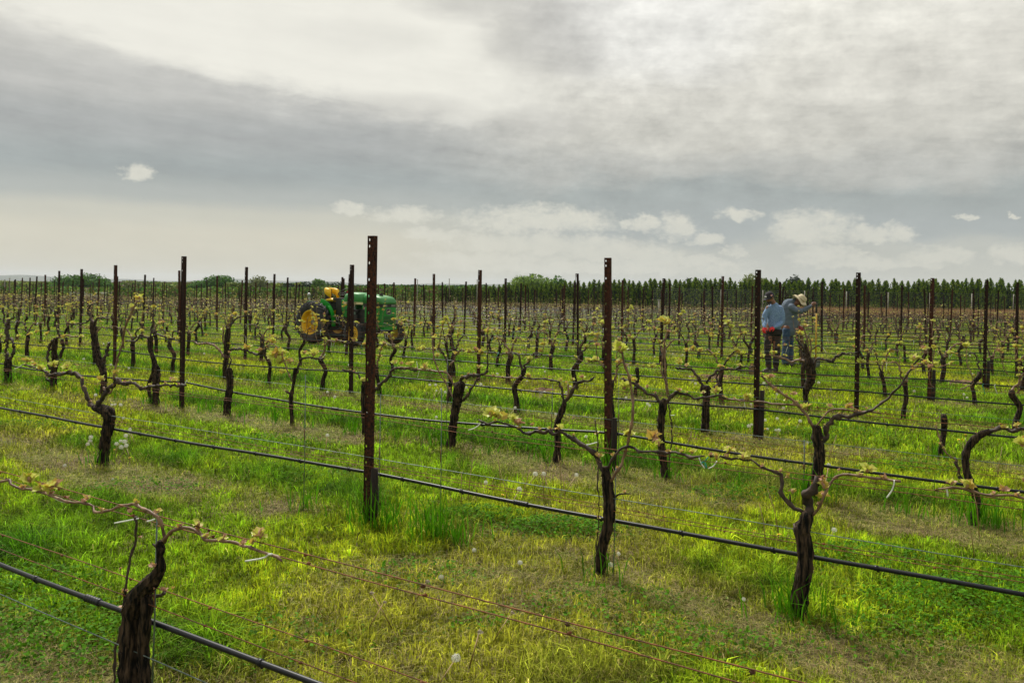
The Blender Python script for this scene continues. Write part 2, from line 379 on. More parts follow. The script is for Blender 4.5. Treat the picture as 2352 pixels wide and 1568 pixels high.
TRUNKM = mat('tree_trunk_bark', (.03, .022, .016), (.09, .07, .05), 3, .9)
def make_tree(name, label, cat, x, y, blobs, n, size, cols, seed, group=None, trunk=(.25, 3), limbs=5):
    o = thing(name, label, cat, (x, y, zg(y)), 0, group)
    V, T, c = leafcloud(blobs, n, size, cols, seed)
    cr = np_mesh('crown', V, T, c, FOL); cr.parent = o
    tm = MB(); r_, h_ = trunk; rs = random.Random(seed)
    tm.tube([(0, 0, -.1), (.05, 0, h_ * .5), (0, .05, h_), (0, 0, h_ * 1.5)], [r_ * 1.2, r_, r_ * .7, r_ * .3], 7)
    for _ in range(limbs):
        b = rs.choice(blobs); z0 = h_ * rs.uniform(.5, 1.0)
        tm.tube([(0, 0, z0), (b[0] * .5, b[1] * .5, (z0 + b[2]) * .5), (b[0], b[1], b[2] + b[5] * .5)], [r_ * .5, r_ * .3, r_ * .08], 5)
    t_ = tm.build('trunk', TRUNKM, o)
    return o
def blobs_for(w, h, k, seed, base=.25, squash=.8):
    k = int(k * 1.7); rs = random.Random(seed); out = []
    for i in range(k):
        a = rs.uniform(-1, 1); z = base + (1 - base) * max(rs.random(), rs.random())
        lim = math.sqrt(max(.05, 1 - a * a)); z = base + (z - base) * lim
        s_b = rs.uniform(.20, .36)
        out.append((a * w * .5 * .86, rs.uniform(-.35, .35) * w, z * h * (1 - s_b * .6), w * s_b, w * s_b, h * s_b * squash))
    return out
GR1 = [(.06, .16, .018), (.10, .22, .02), (.035, .09, .015)]
GR2 = [(.16, .22, .03), (.22, .27, .04), (.11, .16, .03)]
GR3 = [(.018, .045, .014), (.03, .065, .016), (.012, .03, .010)]
BRN = [(.16, .11, .06), (.12, .10, .04), (.10, .12, .03)]
def far_tree(x0, x1, ytop, Z, name, label, cat, cols, n, seed, k=16, group=None, size=None, **kw):
    xc = (x0 + x1) / 2; u, v = ray(xc, ytop); w = (x1 - x0) / F * Z; h = H + v * Z - zg(Z)
    make_tree(name, label, cat, u * Z, Z, blobs_for(w * 1.08, h * 1.03, k, seed), int(n * 1.5), size or max(.18, Z * .0011), cols, seed, group, (w * .03 + .1, h * .4), **kw)
far_tree(135, 232, 627, 165, 'broadleaf_tree', 'large rounded green tree standing left behind the long white storage shed', 'tree', GR1, 3200, 3)
far_tree(222, 262, 641, 168, 'broadleaf_tree', 'smaller dark green tree just right of the large rounded tree by the shed', 'tree', GR1, 1300, 4, 9)
far_tree(-60, 10, 643, 200, 'broadleaf_tree', 'yellow green tree cut off by the left edge of the photo', 'tree', GR2, 1500, 5, 10)
far_tree(432, 482, 646, 170, 'broadleaf_tree', 'low dark green tree on the left flank of the broad domed clump', 'tree', GR1, 1500, 6, 10)
far_tree(470, 550, 633, 172, 'broadleaf_tree', 'broad domed green tree at the centre of the left treeline', 'tree', GR1, 2800, 7, 18)
far_tree(520, 556, 648, 158, 'broadleaf_tree', 'small yellow green tree in front of the broad domed tree', 'tree', GR2, 900, 8, 8)
far_tree(574, 624, 635, 160, 'broadleaf_tree', 'airy pale olive tree with thin spring leaves left of the tractor', 'tree', [(.14, .17, .05), (.19, .22, .07), (.08, .10, .04)], 1300, 9, 14, limbs=12)
far_tree(628, 650, 650, 150, 'broadleaf_tree', 'small golden green tree right of the airy olive tree', 'tree', GR2, 500, 10, 7)
far_tree(648, 690, 648, 160, 'broadleaf_tree', 'dark blue green tree between the golden tree and the treeline dome', 'tree', GR3, 1200, 12, 9)
far_tree(690, 728, 647, 165, 'broadleaf_tree', 'dark tree touching the left side of the round green crown behind the tractor', 'tree', GR3, 1000, 13, 9)
far_tree(718, 758, 637, 165, 'broadleaf_tree', 'round green crown above the yellow tractor seat', 'tree', [(.08, .17, .025), (.11, .21, .03), (.05, .11, .02)], 1300, 14, 10)
far_tree(752, 792, 646, 165, 'broadleaf_tree', 'low dark green tree right of the round crown behind the tractor', 'tree', GR3, 900, 15, 8)
far_tree(1182, 1262, 626, 150, 'broadleaf_tree', 'airy light green tree rising above the middle of the conifer hedge', 'tree', [(.14, .24, .03), (.20, .30, .04), (.08, .15, .03)], 3200, 16, 20, limbs=14)
far_tree(1262, 1302, 634, 152, 'broadleaf_tree', 'small rounded dark green tree right of the airy light green tree', 'tree', GR1, 1500, 17, 9)
far_tree(1706, 1772, 627, 150, 'broadleaf_tree', 'airy olive green tree rising behind the hedge next to the two workers', 'tree', [(.15, .19, .03), (.20, .24, .05), (.09, .12, .03)], 3200, 18, 16, limbs=12)
far_tree(2108, 2152, 637, 150, 'broadleaf_tree', 'faint pale green tree peeping over the right part of the hedge', 'tree', GR2, 600, 19, 9)
far_tree(1560, 1640, 640, 150, 'broadleaf_tree', 'wide dark crown just showing over the hedge left of the workers', 'tree', GR3, 1500, 20, 12)
far_tree(1803, 1836, 628, 148, 'pine_tree', 'dark rounded pine rising over the hedge behind the worker in the hat', 'tree', GR3, 1500, 21, 9)

def woods(name, label, x0, x1, Z, ytop, cols, n, size, seed, amp=5, depth=20, hfloor=0):
    rs = np.random.RandomState(seed)
    xs = rs.uniform(x0, x1, n); prof = ytop + (vnoise(xs, xs * 0, .02, 4, seed) - .5) * 2 * amp
    zz = Z + rs.uniform(0, depth, n); u = (xs - 1176) / F
    top = H + (660.5 - (xs - 1176) * -.0166 - prof) * 0
    yh = 661.5 + .0166 * (xs - 1176)
    top = H + (yh - prof) / F * zz
    f_ = rs.uniform(0, 1, n) ** .6; P = np.stack([u * zz, zz, hfloor + (top - hfloor) * f_], 1)
    nr = rs.normal(size=(n, 3)); nr[:, 1] -= .8; nr[:, 2] += .4; nr /= np.linalg.norm(nr, axis=1)[:, None]
    a = np.cross(nr, rs.normal(size=(n, 3))); a /= np.linalg.norm(a, axis=1)[:, None]; b2 = np.cross(nr, a)
    s = size * rs.uniform(.6, 1.4, n)[:, None]
    V = np.stack([P + a * s, P + b2 * s * .8, P - a * s, P - b2 * s * .8], 1).reshape(-1, 3); i = np.arange(n) * 4
    T = np.vstack([np.stack([i, i + 1, i + 2], 1), np.stack([i, i + 2, i + 3], 1)])
    cl = vnoise(xs, P[:, 2] * 8, .045, 3, seed + 9)[:, None]; cols = np.array(cols)
    c = cols[rs.choice(len(cols), n)] * (.55 + .9 * cl) * rs.uniform(.8, 1.2, (n, 1))
    return tag(np_mesh(name, V, T, np.repeat(c, 4, 0), FOL), label, 'woods', kind='stuff')
woods('far_woods', 'yellow green far wood along the left horizon', -350, 470, 330, 650, GR2 + GR2 + BRN + [(.10, .17, .03)], 12000, .85, 31, 4, 60)
woods('far_woods', 'low dark green and olive hedgerow at the left end of the field', -250, 1010, 96, 660, GR1 + GR2 + GR1 + BRN, 26000, .17, 32, 5, 12, -.8)
woods('far_woods', 'green tree line behind the olive hedgerow on the left', -250, 700, 190, 652, GR2 + GR2 + GR1 + BRN, 9000, .4, 35, 6, 18, -.8)
woods('far_woods', 'dark blue green low wood behind the tractor', 560, 1120, 260, 657, GR3 + GR1, 5000, .6, 33, 4, 30)
woods('far_woods', 'pale green wood showing behind the right part of the hedge', 1120, 2500, 210, 668, GR1 + GR2, 6000, .6, 34, 5, 30)
hm = mat('hill_woodland', (.035, .05, .04), (.06, .075, .05), .01, .9)
def hills():
    rs = np.random.RandomState(8); V = []; n = 160
    for j in range(5):
        for i in range(n + 1):
            x = -1500 + i * 5500 / n; u = (x - 1176) / F; Z = 2300 + j * 180
            px = 7.5 + 3.2 * math.sin(x * .011 + 1.2) + 2.0 * math.sin(x * .027) + 1.2 * float(vnoise(x, 0, .03, 4))
            top = H + px / F * 2600
            z = (0, .55, .9, 1.0, .5)[j] * top - (2 if j in (0,) else 0)
            V.append((u * Z, Z, z - .8))
    f = [(j * (n + 1) + i, j * (n + 1) + i + 1, (j + 1) * (n + 1) + i + 1, (j + 1) * (n + 1) + i) for j in range(4) for i in range(n)]
    m = MB(); m.add(V, f); tag(m.build('hills', hm), kind='structure')
hills()

# ------------------------------------------------------------------ conifer hedge, each tree its own
HEDM = mat('arborvitae_foliage', (0, 0, 0), attr='Col', rough=.85, transl=.15, spec=.15)
def conifer_mesh(seed, n=900):
    rs = np.random.RandomState(seed); z = rs.uniform(0.02, 1, n) ** 1.15
    ph = rs.uniform(0, 6.28, 3)
    th = rs.uniform(0, 2 * math.pi, n)
    lump = 1 + .16 * np.sin(th * 3 + ph[0] + z * 9) + .13 * np.sin(z * 26 + ph[1] + 2 * th) 
    rad = .135 * np.minimum(1, (1 - z) ** .9 * 2.9 + .01) * lump * rs.uniform(.72, 1.05, n) * np.minimum(1, .75 + z * 1.5)
    P = np.stack([rad * np.cos(th), rad * np.sin(th), z], 1)
    d = np.stack([np.cos(th), np.sin(th), rs.uniform(.4, 2.2, n)], 1) + rs.normal(size=(n, 3)) * .25; d /= np.linalg.norm(d, axis=1)[:, None]
    sd = np.cross(d, rs.normal(size=(n, 3))); sd /= np.linalg.norm(sd, axis=1)[:, None]
    s = (.030 + .03 * (1 - z))[:, None] * rs.uniform(.6, 1.3, (n, 1))
    V = np.stack([P - d * s * .4 + sd * s * .45, P - d * s * .4 - sd * s * .45, P + d * s], 1).reshape(-1, 3)
    T = np.arange(n * 3).reshape(-1, 3)
    c = np.array([(.13, .23, .014), (.21, .32, .02), (.06, .11, .012), (.32, .40, .035)])[rs.choice(4, n, p=[.35, .25, .3, .1])] * rs.uniform(.75, 1.25, (n, 1))
    # added dark inner cone that blocks the view through the crown
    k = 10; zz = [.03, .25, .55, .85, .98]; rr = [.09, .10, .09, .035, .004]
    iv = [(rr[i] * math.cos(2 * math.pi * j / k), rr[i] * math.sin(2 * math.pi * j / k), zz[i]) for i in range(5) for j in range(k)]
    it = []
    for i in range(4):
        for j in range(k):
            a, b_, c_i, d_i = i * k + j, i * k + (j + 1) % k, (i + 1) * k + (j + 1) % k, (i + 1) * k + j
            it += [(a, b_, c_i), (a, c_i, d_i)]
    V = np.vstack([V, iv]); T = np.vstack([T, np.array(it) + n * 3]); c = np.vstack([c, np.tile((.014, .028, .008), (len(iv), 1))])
    return V, T, np.repeat(c[:n], 3, 0) if False else np.vstack([np.repeat(c[:n], 3, 0), c[n:]])
protos = []
for i in range(7):
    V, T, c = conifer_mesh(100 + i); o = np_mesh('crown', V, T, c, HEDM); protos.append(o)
tk = MB(); tk.tube([(0, 0, -.02), (0, 0, .12)], [.016, .013], 6); trunkp = tk.build('trunk', TRUNKM)
hx = []                                         # hedge line, spaced .82 m on the ground
def hedge_line(x):                              # picture column -> (Z, height, relative width)
    if x > 1450: return 104 + (x - 1450) * .004, 4.0 + (x - 1450) / 900 * .75
    if x > 1050: return 104 + (1450 - x) * .03, 2.75 + (x - 1050) / 400 * 1.25
    return 116 + (1050 - x) * .02, 2.75 - (1050 - x) / 400 * .45
def clab(x):
    if cnt_v[0] < 24 and x < 2352: cnt_v[0] += 1; return 'dark green conifer of the far hedge, %s from the right edge of the photo' % ORD1[cnt_v[0] - 1]
    return 'dark green conifer in the right stretch of the far hedge' if x > 1800 else 'dark green conifer in the middle stretch of the far hedge' if x > 1150 else 'low conifer at the left end of the far hedge'
cnt_v = [0]
x = 2440.; first = True; cnt = 0; used = set()
while x > 700 and cnt < 280:
    Z, h = hedge_line(x); u = (x - 1176) / F
    root = thing('conifer_tree', clab(x), 'tree', (u * Z + rnd.uniform(-.1, .1), Z + rnd.uniform(-.5, .5), -.8), rnd.uniform(0, 6.28), 'conifers of the far hedge' + (' right' if x > 1800 else ' middle' if x > 1150 else ' left'))
    k = rnd.randrange(7)
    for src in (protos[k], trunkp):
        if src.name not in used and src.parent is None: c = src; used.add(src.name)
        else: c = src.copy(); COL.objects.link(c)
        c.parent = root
    hh = h * rnd.uniform(.90, 1.04); w = rnd.uniform(.85, 1.25) * 4.0 / hh * (hh / 4.0) ** .35
    root.scale = (hh * w, hh * w, hh)
    x -= (.66 + rnd.uniform(-.08, .08)) / Z * F; cnt += 1
for p in protos:
    if p.parent is None: bpy.data.objects.remove(p)

# low young hedge to the left and the orange strip of dry grass in front of the hedge
def tuftstrip(name, label, cat, x0, x1, Z0, Z1, h, cols, n, seed, w=.05):
    rs = np.random.RandomState(seed); zz = rs.uniform(Z0, Z1, n); u = (rs.uniform(x0, x1, n) - 1176) / F
    P = np.stack([u * zz, zz, np.zeros(n)], 1); hh = h * rs.uniform(.6, 1.2, n) * (.6 + .8 * vnoise(P[:, 0], P[:, 1], .4, 3))
    a = rs.uniform(0, 6.28, n); sd = np.stack([np.cos(a), np.sin(a), a * 0], 1) * w; tip = np.stack([rs.normal(0, .12, n) * hh, rs.normal(0, .12, n) * hh, hh], 1)
    P[:, 2] = zgn(zz); V = np.stack([P - sd, P + sd, P + tip], 1).reshape(-1, 3); T = np.arange(3 * n).reshape(-1, 3)
    cols = np.array(cols); c = cols[rs.choice(len(cols), n)] * rs.uniform(.7, 1.2, (n, 1))
    return tag(np_mesh(name, V, T, np.repeat(c, 3, 0), STRAWM), label, cat, kind='stuff')
tuftstrip('dry_grass', 'strip of orange brown dry grass between the vines and the hedge', 'grass', 1800, 2600, 78, 93, .85, [(.38, .20, .08), (.33, .20, .10), (.28, .19, .09)], 21000, 71, .05)
tuftstrip('dry_grass', 'pale olive rough grass at the foot of the hedge', 'grass', 980, 1500, 91, 100, .45, [(.20, .19, .07), (.15, .16, .05)], 9000, 72, .05)

# far buildings
WHITE = mat('white_paint', (.78, .78, .74), (.6, .6, .56), 3, .6); GREYR = mat('grey_shingle', (.10, .10, .11), (.17, .17, .17), 4, .85); DARKG = mat('dark_glass', (.02, .02, .03), rough=.2)
def house(x, w, h, Z, label, roofcol=GREYR, wall=WHITE, rh=.45, name='house', gable=True):
    u, v = ray(x, 660); o = thing(name, label, name.replace('_', ' '), (u * Z, Z, zg(Z)))
    d = w * 1.1; m = MB(); m.prism([(-w / 2, 0), (w / 2, 0), (w / 2, h), (0, h + w * rh), (-w / 2, h)], 0, d); m.build('wall', wall, o)
    r = MB(); k = w * .09; rt = .05 * w
    for s in (-1, 1):
        r.prism([(s * (w / 2 + k), h - k * rh * 2 * .9), (0, h + w * rh + .02), (0, h + w * rh + .02 + rt), (s * (w / 2 + k), h + rt - k * rh * 2 * .9)][::s], -.05 * w, d + .05 * w)
    r.build('roof', roofcol, o)
    for sx_ in (-.22, .22):
        q = MB(); q.box((sx_ * w, -.03, h * .55), (w * .14, .08, h * .3)); q.build('window', DARKG, o)
    q = MB(); q.box((0, -.03, h * .36), (w * .13, .08, h * .7)); q.build('door', GREYR, o)
house(592, 1.7, 1.35, 185, 'small white gabled shed showing over the vines left of the tractor', rh=.4, name='shed')
house(541, 1.0, 1.4, 190, 'tiny white gable just left of the larger white gabled shed', name='shed')
house(770, 2.0, 1.5, 175, 'grey roofed shed low behind the yellow tractor seat', wall=mat('grey_siding', (.22, .21, .20), rough=.8), rh=.35, name='shed')
u0 = (160 - 1176) / F; u1 = (243 - 1176) / F; Zs = 97
o = thing('storage_shed', 'long low white shed behind the vines on the left', 'shed', (u0 * Zs, Zs, -.8))
wid = (u1 - u0) * Zs
m = MB(); m.box((wid / 2, 1, .52), (wid, 2, 1.04)); m.build('wall', WHITE, o)
m = MB(); m.prism([(-.08, 1.04), (wid + .08, 1.04), (wid + .08, 1.10), (-.08, 1.10)], -.08, 2.08); m.build('roof', mat('pale_roof', (.6, .6, .58), rough=.6), o)
for i in range(5):
    m = MB(); m.box((wid * (i + .5) / 5, -.02, .48), (wid / 5 * .5, .06, .84)); m.build('shed_door', mat('shed_door_grey', (.38, .38, .36), (.55, .55, .52), 3, .6), o)

# thin poles and the mesh fence in front of the hedge
POLE = mat('weathered_pole', (.20, .19, .16), (.34, .32, .27), 6, .8)
def slim_pole(x, ytop, Z, r, label, group):
    u, v = ray(x, ytop); m = MB(); h = H + v * Z - zg(Z)
    m.tube([(0, 0, 0), (0.01, 0, h * .5), (0, 0, h)], r, 7); m.box((0, 0, h + .03), (r * 2.4, r * 2.4, .06))
    o = m.build('fence_pole', POLE, None, None); o.location = (u * Z, Z, zg(Z)); tag(o, label, 'pole', group)
for i, (x, y, Z, r) in enumerate(((959, 643, 96, .05), (1032, 641, 95, .05), (1096, 643, 95, .05), (1514, 690, 60, .09), (1767, 690, 60, .06), (22, 640, 96, .05), (11, 643, 97, .05))):
    slim_pole(x, y, Z, r, ('thin grey pole standing tall above the treeline right of the tractor', 'thin grey pole between the tractor and the airy green tree, over the far hedge', 'slim pole left of the leaning fruit posts at the photo centre', 'pale wooden pole in front of the hedge left of the workers', 'slim pale pole just left of the workers', 'second thin pole from the left edge of the photo', 'thin pole nearest the left edge of the photo')[i], 'slim poles at the field edge')
fx = [2036, 2130, 2188, 2262, 2350]
fo = thing('mesh_fence', 'pale posts and fine wire mesh of the fence before the hedge', 'fence', (0, 90, -.78))
Zf = 90
for x in range(1560, 2500, 96):
    u = (x - 1176) / F; m = MB(); m.tube([(u * Zf, 0, 0), (u * Zf + .03, 0, 2.7)], .055, 6); m.build('fence_post', POLE, fo)
m = MB(); FW = mat('fence_wire', (.16, .17, .16), rough=.6, metal=.4)
ua, ub = (1500 - 1176) / F * Zf, (2500 - 1176) / F * Zf
for z in np.linspace(.15, 2.65, 12): m.tube([(ua, 0, z), (ub, 0, z)], .007, 4)
m.build('wire_mesh', FW, fo)
m = MB()
m.tube([(ua, .05, .55), (ub, .05, .55)], .035, 6); m.build('bottom_rail', mat('rail_green', (.05, .08, .06), rough=.6), fo)
# ------------------------------------------------------------------ trellis posts
def post_mesh(h, bent=False, holes=True):
    """rolled steel post: perforated web, right flange, small left lip; local x runs along the row (+x = away)"""
    m = MB(); wb = .050; th = .003; y0 = 0.
    xl, xr = wb / 2, -wb / 2                     # +x is picture left
    hx0, hx1 = xl - .020, xl - .002              # hole column
    m_box = lambda xa, xb, za, zb, ya=0, yb=th: m.box(((xa + xb) / 2, (ya + yb) / 2, (za + zb) / 2), (abs(xb - xa), abs(yb - ya), zb - za))
    if holes:
        m_box(xr, hx0, -.3, h)
        z = h; pitch = .117; hw = (hx1 - hx0); cx = (hx0 + hx1) / 2; cur = h; zs = []
        zz = h - .028; zs.append(zz); zz -= .045
        while zz > .25: zs.append(zz); zz -= pitch
        m_box(hx1, xl, -.3, h)
        prev = h
        for zc in zs:
            a, b = zc + .016, zc - .016
            m_box(hx0, hx1, a, prev)
            pts = [(cx + .0065 * math.cos(q) , zc + .011 * math.sin(q)) for q in [math.pi / 8 + i * math.pi / 4 for i in range(8)]]
            sq = [(hx1, zc + .007), (cx + .004, a), (cx - .004, a), (hx0, zc + .007), (hx0, zc - .007), (cx - .004, b), (cx + .004, b), (hx1, zc - .007)]
            vs = [(x, y, z_) for y in (0, th) for x, z_ in sq + pts]
            fs = []
            for i in range(8):
                j = (i + 1) % 8
                fs += [(i, j, 8 + j, 8 + i), (16 + j, 16 + i, 24 + i, 24 + j), (8 + i, 8 + j, 24 + j, 24 + i)]
            vs += [(hx1, 0, a), (hx1, 0, b), (hx0, 0, a), (hx0, 0, b)]
            fs += [(32, 1, 0), (33, 7, 6), (34, 3, 2), (35, 5, 4)]
            m.add(vs, fs, 0, False)
            prev = b
        m_box(hx0, hx1, -.3, prev)
    else: m_box(xr, xl, -.3, h)
    m_box(xr - .003, xr, -.3, h, -.033, .003)        # flange
    m_box(xl, xl + .003, -.3, h, 0, .008)    # lip
    zz = h - .15
    while zz > .3:                               # wire hooks pressed out of the flange
        m.box((xr - .006, -.012, zz), (.008, .012, .022)); zz -= .234
    if bent:
        m.v = [(x + max(0, z - h + .25) * .22, y, z) for x, y, z in m.v]
    return m
ROWANG = math.atan2(RY, RX)
# measured heights/tilts of the nearest ones: (row, k): (height, tilt degrees, stump)
SPEC = {(2, 0): (2.03, .2, 1), (3, 0): (1.975, -.9, 1), (3, 1): (2.03, .4, 0), (4, 0): (1.935, -.3, 1), (4, 1): (2.0, -.4, 0), (4, 2): (2.0, .2, 0),
        (5, 0): (1.97, .1, 0), (6, 0): (1.95, 1.0, 1), (7, 0): (1.97, .4, 1), (6, 1): (1.99, .1, 0), (5, 1): (1.99, 0, 0), (5, 3): (2.0, .2, 0)}
plist = []
for n in range(1, NROWS):
    for k in range(-12, 40):
        t_ = post_t(n, k) + (rnd.gauss(0, .10) if (n, k) not in SPEC else 0)
        p = pt(n, t_)
        if p[1] < 1 or p[1] > far_at(p[0], p[1]) or not seen((p[0], p[1], 1.9), 60): continue
        plist.append((math.hypot(p[0], p[1]), n, k, t_, p))
plist.sort()
names_row = {}
for d_, n, k, t_, p in plist: names_row.setdefault(n, []).append((project((p[0], p[1], 1))[0], k))
def post_label(n, k):
    lst = sorted(names_row[n]); i = [q[1] for q in lst].index(k)
    if n == 2: return 'large rusty steel post with punched holes, nearest and tallest of all'
    bend = ' with bent top' if (n, k) == (6, 1) else ''
    side = '%s from the left edge' % ORD1[i] if i * 2 <= len(lst) else '%s from the right edge' % ORD1[len(lst) - 1 - i]
    return '%s steel post%s in the %s row, %s' % ('brown' if (n + k) % 3 else 'rust red', bend, ORD[n], side)
near_m = {}; far_posts = MB()
def place_post(n, k, t_, p, j):
    hgt, tilt, st = SPEC.get((n, k), (2.0 * rnd.uniform(.965, 1.03), rnd.gauss(0, 1.1), rnd.random() < .2))
    holes = d_ < 26
    key = (round(hgt, 2), holes, (n, k) == (6, 1))
    ms = RUST if (n + k) % 3 else RUST2
    if n == 2: ms = RUSTN
    near = n <= 9
    key = key if near else ('far', (n + k) % 3 == 0)
    if key not in near_m:
        near_m[key] = post_mesh(hgt if near else 2.0, key[-1] if near else False, holes).build('trellis_post', ms)
        o = near_m[key]
    else:
        o = near_m[key].copy()
        COL.objects.link(o)
    if near and o.data.materials[0] != ms:
        o.data = o.data.copy(); o.data.materials[0] = ms
    if not near: o.scale = (1, 1, hgt / 2.0)
    o.location = p
    mt = Matrix.Rotation(R(tilt), 4, Vector((0, 1, 0))) @ Matrix.Rotation(rnd.gauss(0, R(.8)), 4, Vector((1, 0, 0))) @ Matrix.Rotation(ROWANG, 4, 'Z')
    o.rotation_euler = mt.to_euler()
    if n <= 15: tag(o, post_label(n, k), 'post', 'steel trellis posts')
    else: tag(o, 'thin dark steel post far back in the vineyard', 'post', 'distant steel trellis posts')
    if st and d_ < 24:
        q = MB(); hh = {2: .40, 3: .50, 4: .56}.get(n, .5)
        q.tube([(0, 0, -.1), (.004, 0, hh * .5), (0, 0, hh)], [.031, .029, .026], 9, bark=.08, seed=n)
        so = q.build('wooden_stump_post', STUMPM); so.location = (p[0] - RX * .055, p[1] - RY * .055, p[2]); so.rotation_euler = (0, R(1), 0)
        tag(so, 'short wooden stake hugging the %s' % ('nearest tall rusty post' if n == 2 else '%s row post that is %s from the left' % (ORD[n], ORD1[[q_[1] for q_ in sorted(names_row[n])].index(k)])), 'stake', 'cut wooden stakes beside the posts')
for j, (d_, n, k, t_, p) in enumerate(plist):
    if j < 298: place_post(n, k, t_, p, j)
    else:
        far_posts.box((p[0], p[1], 1.0 + p[2]), (.05, .04, 2.0 * rnd.uniform(.95, 1.04)))
if far_posts.v: tag(far_posts.build('distant_posts', RUST), 'mass of thin posts at the far end of the vineyard', 'posts', kind='stuff')

# ------------------------------------------------------------------ hoses and wires along every row
def trange(n):
    ts = [t for t in np.arange(-60, 130, .25) if (lambda p: p[1] > .55 and p[1] < far_at(p[0], p[1]) and abs(p[0] / p[1]) < .78)(pt(n, t))]
    return (ts[0], ts[-1]) if ts else None
HOSE_SAG = {1: .0, 2: .02, 3: .075, 4: .05}
def line_pts(n, z, off, sag, wig, step):
    a, b = TR; out = []; t = a; ph = post_t(n, 0); sd = n * 13.7 + z * 31
    while t <= b + .01:
        fr = ((t - ph) / 6.22) % 1.0
        k = math.floor((t - ph) / 6.22); sg = sag * (.5 + .9 * abs(math.sin(k * 2.3 + sd)))
        dz = -sg * 4 * fr * (1 - fr) + wig * (math.sin(t * 1.7 + sd) + .6 * math.sin(t * 3.9 + sd * 2))
        dy = wig * 1.2 * math.sin(t * 1.1 + sd * 3)
        out.append(pt(n, t, z + dz, off + dy)); t += step
    return out
def rowname(n): return ORD[n] + ' row'
WIRES = [('wire_rust', .775, .0, .012, .003, .0021, RWIRE), ('wire_rust', .742, .022, .02, .004, .0021, RWIRE), ('wire_silver', .480, -.01, .01, .002, .0024, WIRE), ('wire_rust', .425, .012, .012, .003, .0020, RWIRE), ('wire_rust', .405, -.014, .018, .003, .0020, RWIRE)]
WLAB = ['upper rusty wire of the %s, the canes are tied to it', 'second rusty wire just under the cane wire of the %s', 'silver wire running above the black hose of the %s', 'rusty wire between silver wire and hose in the %s', 'lower rusty wire just over the hose in the %s']
WLAB1 = WLAB[:2] + ['silver wire below the black hose of the %s', 'rusty wire crossing above the black hose of the %s', 'rusty wire slightly higher, under the canes of the %s']
for n in range(1, 45):
    TR = trange(n)
    if not TR or TR[1] - TR[0] < 1: continue
    step = .25 if n < 4 else (.5 if n < 9 else 1.2)
    hz = .352 if n > 1 else .314
    pts = line_pts(n, hz + .02 * math.sin(n * 3.1) * (n > 3), .045 if n < 4 else -.03, HOSE_SAG.get(n, rnd.uniform(.01, .06)), .003, step)
    r_ = .0112 if n < 10 else .0125
    m = MB(); m.tube(pts, r_, 10 if n < 4 else 6 if n < 9 else 4); ho = m.build('irrigation_hose', HOSE)
    far = n > 12
    tag(ho, 'black irrigation hose strung low along the ' + rowname(n) if not far else 'black irrigation hose along one of the far rows', 'hose', 'irrigation hoses' if not far else 'irrigation hoses of the far rows')
    if n <= 5:                                                # drippers and joints
        i = 3
        while i < len(pts) - 1:
            a, b = Vector(pts[i]), Vector(pts[i + 1]); dv = (b - a).normalized()
            m = MB(); m.tube([a, a + dv * .018], .0145, 8); m.ball(a + Vector((0, 0, -.012)), (.009, .009, .008), 0, 6, 4); m.build('dripper', HOSE, ho); i += int(.62 / step) + (n % 2)
        if n <= 3:
            for q in ((1, 14.2), (2, 2.9), (3, 7.7)):
                if q[0] == n:
                    i = min(len(pts) - 2, int((({1: 3.35, 2: 2.62, 3: 6.6}[n]) - TR[0]) / step)); a, b = Vector(pts[i]), Vector(pts[i + 1]); dv = (b - a).normalized()
                    m = MB(); m.tube([a + dv * (j * .006) for j in range(18)], [.0165 if j % 3 else .0145 for j in range(18)], 12); m.build('coupling', HOSE, ho)
    ws = WIRES if n < 16 else WIRES[:3:2]
    for j, (nm, z, off, sag, wig, r0, mm) in enumerate(ws):
        if n == 1 and j >= 2: z = (.212, .48, .425)[j - 2]
        m = MB(); m.tube(line_pts(n, z + rnd.uniform(-.008, .008), off, sag, wig, step), r0 * (1 if n < 7 else 1.35), 5 if n < 4 else 3)
        if n <= 3 and mm is RWIRE:                            # wrapped joints and clinging tendrils
            pp = line_pts(n, z, off, sag, wig, .5)
            for q in rnd.sample(pp, min(len(pp), 14)): m.ball(q, (.008, .005, .005), 0, 5, 4, .4)
        w = m.build('trellis_wire', mm)
        lb = (WLAB1 if n == 1 else WLAB)[j if n < 16 else (0, 2)[j]] % rowname(n) if not far else ('rusty trellis wire in the far rows' if mm is RWIRE else 'silver trellis wire in the far rows')
        tag(w, lb, 'wire', 'trellis wires' if not far else 'trellis wires of the far rows ' + ('rusty' if mm is RWIRE else 'silver'))

# thin training stakes of missing or young vines
def stake(n, x, ybase, ytop, label, r=.0030):
    b_, lam = on_row(n, x, ybase); tp, _ = on_row(n, x, ytop); m = MB()
    h = tp[2]; m.tube([(0, 0, -.05), (.003, 0, h * .5), (0, 0, h)], r, 6)
    m.tube([(.0, 0, h * .52), (0, 0, h * .60)], r * 1.35, 6, 1)
    o = m.build('vine_stake', [WIRE, RWIRE]); o.location = (b_[0], b_[1], 0); o.rotation_euler = (R(rnd.uniform(-.6, .6)), R(rnd.uniform(-.6, .9)), 0); tag(o, label, 'stake', 'thin metal vine stakes')
stake(2, 1010, 1245, 892, 'thin grey metal rod standing alone right of the nearest rusty post')
stake(2, 697, 1180, 860, 'thin grey metal rod standing alone left of the nearest rusty post')
stake(1, 343, 1900, 1170, 'thin grey rod beside the thick foreground vine at the lower left', .0034)
stake(2, 1408, 1330, 1075, 'thin rod behind the vine trunk right of the photo centre')
stake(3, 1845, 1140, 1010, 'thin grey rod beside the large forked vine on the right', .0045)
stake(3, 1264, 1050, 880, 'faint thin rod by the second row of vines near the photo centre')
stake(2, 868, 1200, 905, 'thin silver rod against the right side of the nearest rusty post')
stake(3, 1420, 1075, 860, 'green tinted thin rod right of the third row post')
